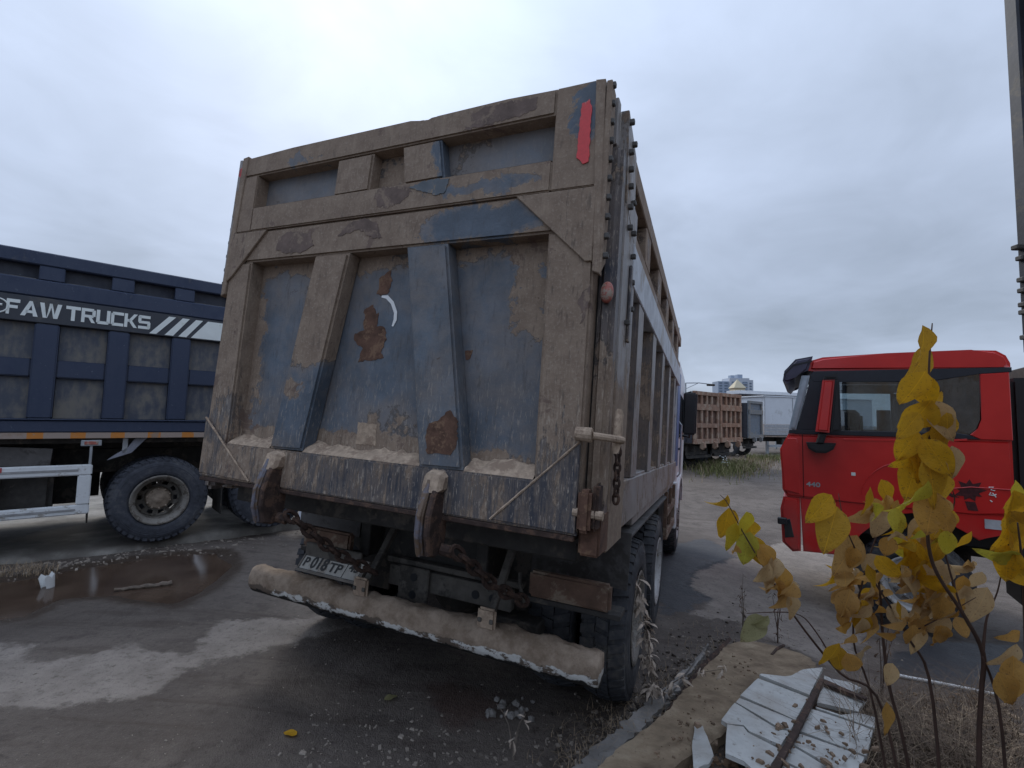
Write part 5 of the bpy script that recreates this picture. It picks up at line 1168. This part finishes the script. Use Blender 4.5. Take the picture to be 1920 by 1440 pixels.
for a in [(1537, 955, 68, 125, 'lf_y', 0), (1558, 995, 88, 120, 'lf_y', 0), (1588, 1045, 85, 110, 'lf_o', 0), (1663, 925, 50, 80, 'lf_y', 0), (1575, 1240, 55, 80, 'lf_y', 1), (1562, 1235, 60, 105, 'lf_y', 3), (1600, 1250, 55, 60, 'lf_o', 1), (1412, 1180, 62, 140, 'lf_gr', 0), (1425, 1172, 45, 130, 'lf_gr', 4), (1665, 1350, 55, 100, 'lf_o', 0), (1592, 1205, 40, 95, 'lf_o', 1), (1725, 1062, 62, 95, 'lf_y', 0), (1752, 1020, 75, 110, 'lf_o', 0), (1765, 1200, 62, 85, 'lf_o', 1), (1770, 1195, 50, 60, 'lf_o', 1), (1840, 1140, 75, 110, 'lf_t', 3), (1895, 1195, 40, 150, 'lf_o', 1), (1893, 1235, 60, 130, 'lf_t', 4), (1905, 1280, 85, 110, 'lf_o', 1), (1890, 1295, 70, 70, 'lf_o', 0), (1670, 1265, 40, 120, 'lf_t', 0)]:
    put_leaf(sh, a[0], a[1], 1.30+random.uniform(-.05, .05), a[2]*1.08, a[3]+random.uniform(-10, 10), a[4], a[5], random.uniform(-20, 25), random.uniform(-25, 25))
for a in [(1905, 960, 85, 80, 'lf_y'), (1895, 1000, 90, 110, 'lf_y'), (1912, 1030, 90, 70, 'lf_y'), (1875, 1045, 70, 170, 'lf_g'), (1890, 1060, 75, 95, 'lf_y'), (1912, 1075, 80, 60, 'lf_y'), (1905, 930, 60, 95, 'lf_g'), (1918, 985, 70, 40, 'lf_y')]:
    put_leaf(sh, a[0], a[1], 1.18, a[2], a[3], a[4], 1, random.uniform(-10, 25))
def cluster(cx_, cy_, sx, sy, n, mats, l0, l1, dep):
    for _ in range(n): put_leaf(sh, random.gauss(cx_, sx), random.gauss(cy_, sy), dep+random.uniform(-.09, .09), random.uniform(l0, l1), random.gauss(90, 24), random.choice(mats), random.choice((0, 1, 1, 2, 2, 3, 4)))
cluster(1605, 1110, 22, 42, 26, ['lf_o', 'lf_t', 'lf_o', 'lf_y'], 38, 68, 1.40); cluster(1640, 970, 22, 16, 7, ['lf_o', 'lf_y', 'lf_t'], 36, 61, 1.35); cluster(1705, 985, 28, 26, 16, ['lf_o', 'lf_y', 'lf_t', 'lf_g'], 40, 70, 1.28)
cluster(1700, 1035, 20, 20, 7, ['lf_g', 'lf_y', 'lf_o'], 40, 66, 1.3); cluster(1752, 1090, 30, 36, 30, ['lf_o', 'lf_t', 'lf_t', 'lf_y'], 38, 68, 1.33); cluster(1735, 1150, 30, 26, 20, ['lf_o', 'lf_t'], 36, 63, 1.36); cluster(1795, 1120, 16, 26, 9, ['lf_t', 'lf_o'], 36, 61, 1.34); cluster(1640, 1160, 22, 26, 10, ['lf_o', 'lf_t'], 36, 61, 1.42); cluster(1770, 975, 16, 26, 7, ['lf_o', 'lf_y', 'lf_g'], 40, 70, 1.2)

# dry weeds beside the bumper and on the berm
def weed(name, label, px, py, depth, hpx, mat, leafmt, nl, spread=.10, seed=1, curl=4, size=(.03, .055), grp=None):
    rr = random.Random(seed); b_ = G(px, py); e = empty(name, (1, 0, 0), (0, 1, 0), (0, 0, 1), b_); tag(e, label, 'weed', grp)
    hgt = hpx/FPX*(CM.T @ (b_-CAM))[2]; bm = bmesh.new(); tips = []
    for s_ in range(rr.randint(2, 4)):
        a = rr.uniform(0, math.tau); hh = hgt*rr.uniform(.65, 1.); pts = [(0, 0, -.02)]
        for k in range(1, 6): t_ = k/5; pts.append((math.cos(a)*spread*t_*t_*3*hh+rr.uniform(-.008, .008), math.sin(a)*spread*t_*t_*3*hh+rr.uniform(-.008, .008), hh*t_))
        tube(bm, pts, [.004*(1-.8*k/5)+.0008 for k in range(6)], 5)
        for k in range(1, 6): tips.append(Vector(pts[k]))
    obj('stem', bm, mat, e)
    V = []; F = []
    for _ in range(nl):
        p = rr.choice(tips)+Vector((rr.uniform(-.02, .02), rr.uniform(-.02, .02), rr.uniform(-.03, .03))); d = Vector((rr.uniform(-1, 1), rr.uniform(-1, 1), rr.uniform(-1, .3))).normalized(); L = rr.uniform(*size); w = L*.16
        s_ = d.cross(Vector((rr.uniform(-1, 1), rr.uniform(-1, 1), 1))).normalized(); u = d.cross(s_); i0 = len(V)
        for k in range(5):
            t_ = k/4; c = p+d*(L*math.sin(t_*1.6))+u*(L*.8*t_*t_)*(1 if rr.random() < .5 else 1); ww = w*(1-abs(2*t_-1)*.75); V += [tuple(c-s_*ww), tuple(c+s_*ww)]
        for k in range(4): a = i0+2*k; F.append((a, a+1, a+3, a+2))
    o = raw('foliage', V, F, leafmt, e); return e
MT['dry'] = simple('bleached_dry_leaf', (.46, .38, .31), .9, var=.25, scale=40, bump=0); MT['dry_b'] = simple('dark_dry_leaf', (.13, .085, .06), .9, var=.3, scale=40, bump=0)
weed('dry_weed', 'bleached curled weed standing right of the bumper end', 1222, 1330, 2.9, 300, 'twig_grey', 'dry', 130, .05, 3, size=(.04, .075)); weed('dry_weed', 'short bleached weed leaning toward the bumper tube', 1240, 1315, 2.9, 120, 'twig_grey', 'dry', 60, .40, 8, size=(.035, .065))
weed('dry_weed', 'thin grey weed spike on bare asphalt left of the shrub', 1394, 1190, 3.5, 110, 'twig_grey', 'dry_b', 26, .02, 5, size=(.02, .045)); weed('dry_weed', 'dark withered weed spike behind the concrete slab end', 1458, 1205, 3.4, 100, 'twig', 'dry_b', 36, .03, 6, size=(.02, .05))
weed('dry_weed', 'dark seed-head weed between the shrub stems', 1655, 1330, 2.6, 180, 'twig', 'dry_b', 40, .04, 9, size=(.02, .05)); weed('dry_weed', 'small pale weed in the dark gravel below the bumper', 962, 1425, 2.2, 110, 'twig_grey', 'dry', 8, .10, 11, size=(.03, .06)); weed('dry_weed', 'reddish weed sprig lying over the white panels', 1545, 1360, 2.4, 40, 'twig', 'dry_b', 14, .9, 12, size=(.04, .07))

# ------------------------------------------------------------------ concrete slab piece, white panels, pipe, rubble
def conc(name, c1, c2, c3):
    m = Mt(name, .9, 0, .3); n = m.noise(5, 7, .65, dist=.3); c = m.ramp(n, [(.3, c1), (.55, c2), (.75, c3)]); c = m.mix(m.ss(m.noise(45, 5, .7), .58, .7, 0, .6), c, tuple(q*.45 for q in c1)); m.col(c); m.bump(m.ma('ADD', m.noise(24, 7, .7), n), .6, .01); return m.m
MT['conc_y'] = conc('yellowish_concrete', (.13, .092, .062), (.27, .205, .138), (.40, .325, .23)); MT['conc_g'] = conc('grey_concrete', (.15, .14, .13), (.24, .225, .21), (.33, .31, .29))
def slabpoly(name, pts, dz, th, mat, parent=None, jag=.006, bev=.006, seg=.05, tilt=0.):
    W_ = [G(px, py, dz) for px, py in pts]; out = []
    A_ = np.array(W_); pl_, *_r = np.linalg.lstsq(np.c_[A_[:, 0], A_[:, 1], np.ones(len(A_))], A_[:, 2], rcond=None)
    for i, p in enumerate(W_):
        q = W_[(i+1) % len(W_)]; n = max(1, int(np.linalg.norm(q-p)/seg))
        for k in range(n): c = p+(q-p)*k/n; x, y = c[0]+random.uniform(-jag, jag), c[1]+random.uniform(-jag, jag); out.append((x, y, pl_[0]*x+pl_[1]*y+pl_[2]))
    o0 = np.array(out[0]); bm = bmesh.new(); A = [bm.verts.new(Vector(p)) for p in out]; B = [bm.verts.new(Vector((p[0], p[1], p[2]-th))) for p in out]; n = len(A)
    ft = bm.faces.new(A); bm.faces.new(B[::-1])
    for i in range(n): bm.faces.new((A[i], A[(i+1) % n], B[(i+1) % n], B[i]))
    if bev: bmesh.ops.bevel(bm, geom=list(ft.edges), offset=bev, segments=1, affect='EDGES', clamp_overlap=True)
    bmesh.ops.triangulate(bm, faces=[f for f in bm.faces if len(f.verts) > 4])
    o = obj(name, bm, mat)
    if parent: o.parent = parent; o.matrix_parent_inverse = parent.matrix_world.inverted()
    return o
tag(slabpoly('concrete_slab_piece', [(1368, 1200), (1400, 1196), (1425, 1203), (1470, 1218), (1512, 1240), (1532, 1262), (1440, 1292), (1395, 1325), (1350, 1365), (1270, 1422), (1200, 1490), (1085, 1490), (1175, 1405), (1250, 1340), (1318, 1252)], .10, .16, 'conc_y', jag=.009, bev=.012), 'yellowish broken concrete slab running from the frame bottom beside the white panels', 'concrete')
bm = bmesh.new(); q = [G(1255, 1335, .05), G(1318, 1248, .07), G(1368, 1198, .07)]; tube(bm, q, [.022, .02, .018], 4); tag(obj('rusty_angle_iron', bm, 'rust_dark'), 'rusty steel edge along the left of the yellowish concrete slab', 'steel bar')
tag(slabpoly('kerb_piece', [(1120, 1395), (1210, 1320), (1300, 1240), (1330, 1205), (1318, 1228), (1250, 1320), (1170, 1395), (1100, 1460), (1060, 1460)], .03, .08, 'conc_g', jag=.016, bev=.012, seg=.03), 'grey crumbling kerb line half buried in dead grass', 'kerb')
bm = bmesh.new(); tube(bm, [G(1447, 1228, .115), G(1456, 1217, .12), G(1470, 1210, .12)], .011, 6); tag(obj('rebar_stub', bm, 'rust_dark'), 'short rusty bar stub on the far end of the yellowish slab', 'steel bar')
def zc(p): return (1300+p[0]/5.05, 1180+p[1]/5.05)
def wpan():
    m = Mt('dirty_white_panel', .6, 0, .4); n = m.noise(6, 7, .65, dist=.4); c = m.ramp(n, [(.3, (.40, .405, .39)), (.6, (.52, .525, .505)), (.8, (.59, .60, .59))]); c = m.mix(m.ss(m.noise(20, 6, .7, dist=.6), .56, .66, 0, .7), c, (.22, .19, .16)); c = m.mix(m.ss(m.noise(2.6, 6, .65), .46, .64, 0, .6), c, (.33, .295, .26)); m.col(c); m.bump(n, .15, .005); return m.m
MT['wpan'] = wpan()
pe = empty('broken_white_panel', (1, 0, 0), (0, 1, 0), (0, 0, 1), G(1450, 1350)); tag(pe, 'broken white panelling, larger sheet left of the dark metal strip', 'panel')
pf = empty('broken_white_panel', (1, 0, 0), (0, 1, 0), (0, 0, 1), G(1580, 1360)); tag(pf, 'broken white panelling, littered sheet right of the dark metal strip', 'panel'); bpy.context.view_layer.update()
for pts in ([(640, 430), (870, 425), (930, 395), (1030, 380), (1228, 372), (1100, 632), (625, 448)], [(610, 457), (1088, 648), (968, 853), (447, 626)], [(433, 642), (962, 866), (925, 948), (782, 908), (404, 692)], [(393, 704), (772, 922), (917, 960), (830, 1111), (528, 963), (480, 903), (320, 888), (262, 850)], [(320, 902), (475, 918), (516, 979), (820, 1131), (715, 1330), (560, 1330), (480, 1240), (380, 1200), (305, 1165)]):
    slabpoly('plank', [zc(p) for p in pts], .145, .022, 'wpan', pe, jag=.0015, bev=.002)
for pts in ([(1240, 430), (1310, 470), (1480, 490), (1590, 560), (1480, 598), (1238, 470)], [(1240, 540), (1480, 625), (1640, 655), (1560, 780), (1172, 688), (1200, 600)], [(1152, 722), (1400, 826), (1560, 788), (1720, 830), (1715, 928), (1600, 896), (1165, 741)], [(1112, 750), (1600, 914), (1700, 950), (1640, 1201), (1012, 958)], [(1000, 977), (1620, 1217), (1560, 1310), (1350, 1330), (932, 1083)], [(925, 1097), (1330, 1340), (1065, 1340), (857, 1238)], [(850, 1252), (1000, 1340), (815, 1340)]):
    slabpoly('plank', [zc(p) for p in pts], .125, .022, 'wpan', pf, jag=.0015, bev=.002)
slabpoly('metal_strip', [zc(p) for p in ((1195, 462), (1240, 475), (995, 970), (800, 1340), (716, 1340), (940, 930))], .158, .02, 'rust_dark', pe, jag=.002, bev=.002); slabpoly('cross_strip', [zc(p) for p in ((1242, 470), (1500, 582), (1640, 640), (1630, 660), (1236, 512))], .15, .02, 'rust_dark', pf, jag=.002, bev=.002)
tag(slabpoly('white_shard', [zc(p) for p in ((12, 880), (95, 905), (145, 1060), (200, 1195), (150, 1262), (90, 1290), (0, 1330), (-10, 1100))], .09, .02, 'wpan', jag=.003, bev=.003), 'narrow bluish white panel shard lying left of the white panels', 'panel')
a_, b_ = G(1660, 1262, .02), G(1886, 1306, .02); bm = bmesh.new(); tube(bm, [a_, (a_+b_)/2+np.array([0, 0, .004]), b_], .0125, 10); tag(obj('white_pipe', bm, simple('white_plastic', (.66, .66, .65), .5, var=.08, c2=(.4, .37, .33), s2=6, amt=.25)), 'thin white plastic pipe on the asphalt behind the shrub', 'pipe')
def rock(bm, c, r, seed, flat=.6):
    g_ = bmesh.ops.create_icosphere(bm, subdivisions=1, radius=1.0); rr = random.Random(seed); s_ = Vector((r*rr.uniform(.7, 1.3), r*rr.uniform(.7, 1.3), r*flat*rr.uniform(.7, 1.2))); ro = Matrix.Rotation(rr.uniform(0, 6), 3, 'Z')
    for v in g_['verts']: k = rr.uniform(.72, 1.12); v.co = Vector(c)+ro @ Vector((v.co.x*s_.x*k, v.co.y*s_.y*k, v.co.z*s_.z*k))
for i, (px, py, r, lab) in enumerate(((1155, 1432, .085, 'large pale concrete lump at the bottom edge left of the slab'), (1228, 1436, .07, 'flat concrete lump at the bottom edge touching the slab'), (1258, 1338, .045, 'small pale concrete lump on the left side of the slab'), (1170, 1300, .035, 'small round pale stone beside the bumper end'), (1465, 1224, .03, 'chipped white block behind the slab end'))):
    bm = bmesh.new(); p = G(px, py); rock(bm, (p[0], p[1], p[2]+r*.35), r, 40+i); tag(obj('concrete_lump', bm, 'conc_g' if i < 3 else 'wpan'), lab, 'rubble', 'loose concrete lumps')
bm = bmesh.new()
for i in range(26):
    px, py = random.gauss(965, 22), random.gauss(1338, 14); p = G(px, py); rock(bm, (p[0], p[1], p[2]+.012), random.uniform(.012, .03), 100+i, .8)
tag(obj('gravel_heap', bm, 'conc_g'), 'little heap of grey gravel under the bumper', 'gravel', kind='stuff')
# scattered chips, twigs and dead leaves
def scatter(name, label, cat, n, fn, mat, size, flat=True, dz=0.):
    V = []; F = []
    for _ in range(n):
        px, py = fn(); p = G(px, py, dz)
        if p[1] > 14 or p[1] < .6: continue
        L = size[0]+(size[1]-size[0])*random.random()**2.4; w = L*random.uniform(.25, .8); a = random.uniform(0, math.tau); dx, dy = math.cos(a), math.sin(a); h = min(L*.25, .012) if flat else L*.35; i0 = len(V); tl = random.uniform(-.35, .35)
        for s_, t_ in ((-1, -1), (1, -1), (1, 1), (-1, 1)):
            k = random.uniform(.5, 1.1); x, y = (s_*L*.5*dx-t_*w*.5*dy)*k, (s_*L*.5*dy+t_*w*.5*dx)*k; V += [(p[0]+x, p[1]+y, p[2]-.003), (p[0]+x*.8, p[1]+y*.8, p[2]+h+tl*s_*L*.3)]
        F += [(i0+1, i0+3, i0+5, i0+7), (i0, i0+2, i0+3, i0+1), (i0+2, i0+4, i0+5, i0+3), (i0+4, i0+6, i0+7, i0+5), (i0+6, i0, i0+1, i0+7)]
    return tag(raw(name, V, F, mat), label, cat, kind='stuff')
U_ = random.uniform
def tri(): 
    t_ = U_(0, 1); return (1080+t_*300+random.gauss(0, 45), 1430-t_*215+random.gauss(0, 40))
MT['chip'] = simple('pale_chips', (.25, .215, .18), .9, var=.35, scale=9, bump=0); MT['chipd'] = simple('dark_clods', (.06, .048, .04), .95, var=.4, scale=9, bump=.3)
scatter('pale_litter', 'pale stone chips scattered over the muddy ground', 'litter', 330, lambda: (U_(560, 1180), min(1439, 1440-abs(random.gauss(0, 75)))), 'chip', (.004, .034)); scatter('pale_litter', 'pale chips along the concrete kerb at left', 'litter', 260, lambda: (lambda x: (x, 1062-x*.14+abs(random.gauss(0, 16))+6))(U_(-20, 560)), 'chip', (.02, .07))
scatter('pale_litter', 'sparse pale specks on the open asphalt at left', 'litter', 170, lambda: (U_(0, 760), U_(1060, 1440)), 'chip', (.006, .022)); scatter('soil_clods', 'dark soil clods along the berm foot', 'soil', 900, tri, 'chipd', (.01, .05), False); scatter('pale_litter', 'pale plaster crumbs along the berm foot', 'litter', 600, tri, 'chip', (.008, .035), False)
scatter('leaf_litter', 'brown dead leaves and chips covering the berm at lower right', 'litter', 900, lambda: (U_(1240, 1910), U_(1300, 1470)), simple('dead_leaf_litter', (.20, .125, .075), .9, var=.45, scale=12, bump=0), (.02, .07)); scatter('leaf_litter', 'pale dry leaves on the berm at lower right', 'litter', 380, lambda: (U_(1640, 1915), U_(1320, 1470)), simple('pale_leaf_litter', (.40, .30, .20), .9, var=.4, scale=12, bump=0), (.03, .075))
scatter('pale_litter', 'sparse stone chips on the asphalt at right', 'litter', 260, lambda: (U_(1250, 1720), U_(1120, 1260)), 'chip', (.01, .035)); MT['straw_m'] = simple('dead_leaf_bits', (.20, .14, .095), .9, var=.5, scale=12, bump=0); scatter('leaf_litter', 'dry leaf bits and soil lying on the white panels', 'litter', 90, lambda: (random.gauss(1510, 85), random.gauss(1400, 38)), 'straw_m', (.01, .055), True, .147); scatter('pale_litter', 'crumbs and soil on the yellowish slab', 'litter', 130, lambda: (lambda t_: (1395-t_*190+random.gauss(0, 30), 1235+t_*190+random.gauss(0, 14)))(U_(0, 1)), 'straw_m', (.004, .028), True, .10)
scatter('pale_litter', 'plaster crumbs on the slab and panels', 'litter', 150, lambda: (random.gauss(1375, 22), random.gauss(1345, 28)), 'chip', (.015, .04), False)
# dead grass and twigs on the berm
def blades(name, label, n, fn, mat, hmin, hmax, lean, wid=.0018, cat='grass'):
    V = []; F = []
    for _ in range(n):
        p = G(*fn()); a = U_(0, math.tau); h = U_(hmin, hmax); l_ = U_(.3, 1)*lean; d = Vector((math.cos(a), math.sin(a), 0)); s_ = Vector((-d.y, d.x, 0)); i0 = len(V)
        for k in range(4):
            t_ = k/3; c = Vector(p)+d*(h*l_*t_*t_)+Vector((0, 0, h*t_*(1-.35*l_*t_))); w = wid*(1-.85*t_); V += [tuple(c-s_*w), tuple(c+s_*w)]
        for k in range(3): b_ = i0+2*k; F.append((b_, b_+1, b_+3, b_+2))
    return tag(raw(name, V, F, mat), label, cat, kind='stuff')
MT['straw'] = simple('straw', (.30, .225, .15), .9, var=.4, scale=15, bump=0); MT['straw_d'] = simple('dark_straw', (.12, .085, .06), .9, var=.4, scale=15, bump=0); MT['grass_g'] = simple('olive_grass', (.13, .135, .045), .8, var=.4, scale=5, bump=0)
blades('dead_grass', 'dead straw along the crumbling kerb', 900, tri, 'straw', .03, .10, 1.6); blades('dead_grass', 'tangled brown stalks under the yellow shrub', 1300, lambda: (U_(1590, 1915), U_(1310, 1480)), 'straw_d', .10, .42, 2.2, .0026); blades('dead_grass', 'pale straw under the yellow shrub', 420, lambda: (U_(1560, 1915), U_(1320, 1480)), 'straw', .08, .36, 2.2, .0024)
blades('grass_patch', 'olive grass and weeds in front of the rusty tippers', 2600, lambda: (random.gauss(1362, 30), 872+abs(random.gauss(0, 10))), 'grass_g', .12, .50, .8, .012); blades('grass_patch', 'dry grass in front of the rusty tippers', 1200, lambda: (random.gauss(1375, 45), 866+abs(random.gauss(0, 12))), 'straw', .10, .55, .8, .010); blades('grass_patch', 'grass strip in front of the white trailer', 1100, lambda: (U_(1400, 1475), 858+abs(random.gauss(0, 4))), 'grass_g', .10, .4, .7, .012)
blades('grass_patch', 'thin grass at the left end of the concrete kerb', 260, lambda: (U_(-10, 110), U_(1062, 1082)), 'straw', .04, .12, 1.2, .003)
V = []; F = []
for _ in range(26):
    p = G(random.gauss(1357, 7), 880); z_ = U_(.12, .60); i0 = len(V); r = U_(.02, .04)
    for q in ((1, 0, 0), (0, 1, 0), (-1, 0, 0), (0, -1, 0), (0, 0, .7)): V.append((p[0]+q[0]*r, p[1]+q[1]*r, p[2]+z_+q[2]*r))
    F += [(i0, i0+1, i0+4), (i0+1, i0+2, i0+4), (i0+2, i0+3, i0+4), (i0+3, i0, i0+4)]
tag(raw('wild_flowers', V, F, 'white_dec'), 'tiny white wild flowers above the grass by the rusty tippers', 'flowers', kind='stuff')
# single things on the ground
def flat_leaf(px, py, L, ang, mt, label):
    p = G(px, py, .012); o = bpy.data.objects.new('fallen_leaf', leafm(0, mt)); COL.objects.link(o); o.matrix_world = Matrix.Translation(p) @ Matrix.Rotation(ang, 4, 'Z') @ Matrix.Rotation(.12, 4, 'X') @ Matrix.Scale(L, 4); tag(o, label, 'leaf', 'fallen leaves')
flat_leaf(556, 1378, .085, 1.3, 'lf_y', 'single bright yellow leaf lying on the dark asphalt'); flat_leaf(720, 1312, .09, -1.0, 'lf_gr', 'grey-brown leaf on the mud under the bumper'); flat_leaf(1450, 1425, .09, .4, 'lf_o', 'orange leaf at the lower edge of the white panels')
bm = bmesh.new(); sg = 14
for r0, r1, h0, h1 in ((.045, .058, 0, .15),):
    A = [bm.verts.new((r0*math.cos(k*math.tau/sg), r0*math.sin(k*math.tau/sg), h0)) for k in range(sg)]; B = [bm.verts.new((r1*math.cos(k*math.tau/sg), r1*math.sin(k*math.tau/sg), h1*random.uniform(.7, 1))) for k in range(sg)]
    for k in range(sg):
        if k in (9, 10): continue
        bm.faces.new((A[k], A[(k+1) % sg], B[(k+1) % sg], B[k]))
    bm.faces.new(A[::-1])
p = G(90, 1108); o = tag(obj('plastic_cup', bm, simple('white_plastic_cup', (.74, .75, .74), .4, var=.05, bump=0)), 'crushed white plastic cup standing in the brown puddle', 'cup'); o.location = (p[0], p[1], PZ-.02); o.rotation_euler = (.1, -.12, .3)
a_, b_ = G(216, 1114), G(322, 1099); bm = bmesh.new(); n = 12; tube(bm, [(a_[0]+(b_[0]-a_[0])*i/n+U_(-.01, .01), a_[1]+(b_[1]-a_[1])*i/n+U_(-.01, .01), PZ+.004+U_(0, .01)) for i in range(n+1)], [.012+.014*i/n+U_(-.004, .004) for i in range(n+1)], 7); tag(obj('wet_stick', bm, simple('wet_bark', (.14, .11, .085), .7, var=.4, scale=30)), 'pale wet stick lying across the brown puddle', 'stick')
# white sack on the slab behind the truck's left corner
p = at(612, 985, 1); d = ray(610, 985); t_ = (SZ-H)/d[2]; c = CAM+d*t_; bm = bmesh.new(); g_ = bmesh.ops.create_icosphere(bm, subdivisions=3, radius=1.)
for v in g_['verts']: k = 1+.35*mnoise.noise(v.co*2.2)+.15*mnoise.noise(v.co*6); v.co = Vector((v.co.x*.36*k, v.co.y*.30*k, max(0., v.co.z*.36*k+.22)))
o = tag(obj('white_sack', bm, simple('white_sack_cloth', (.60, .61, .66), .6, var=.1)), 'crumpled white sack behind the left chain of the big truck', 'sack'); o.location = (c[0], c[1], SZ)
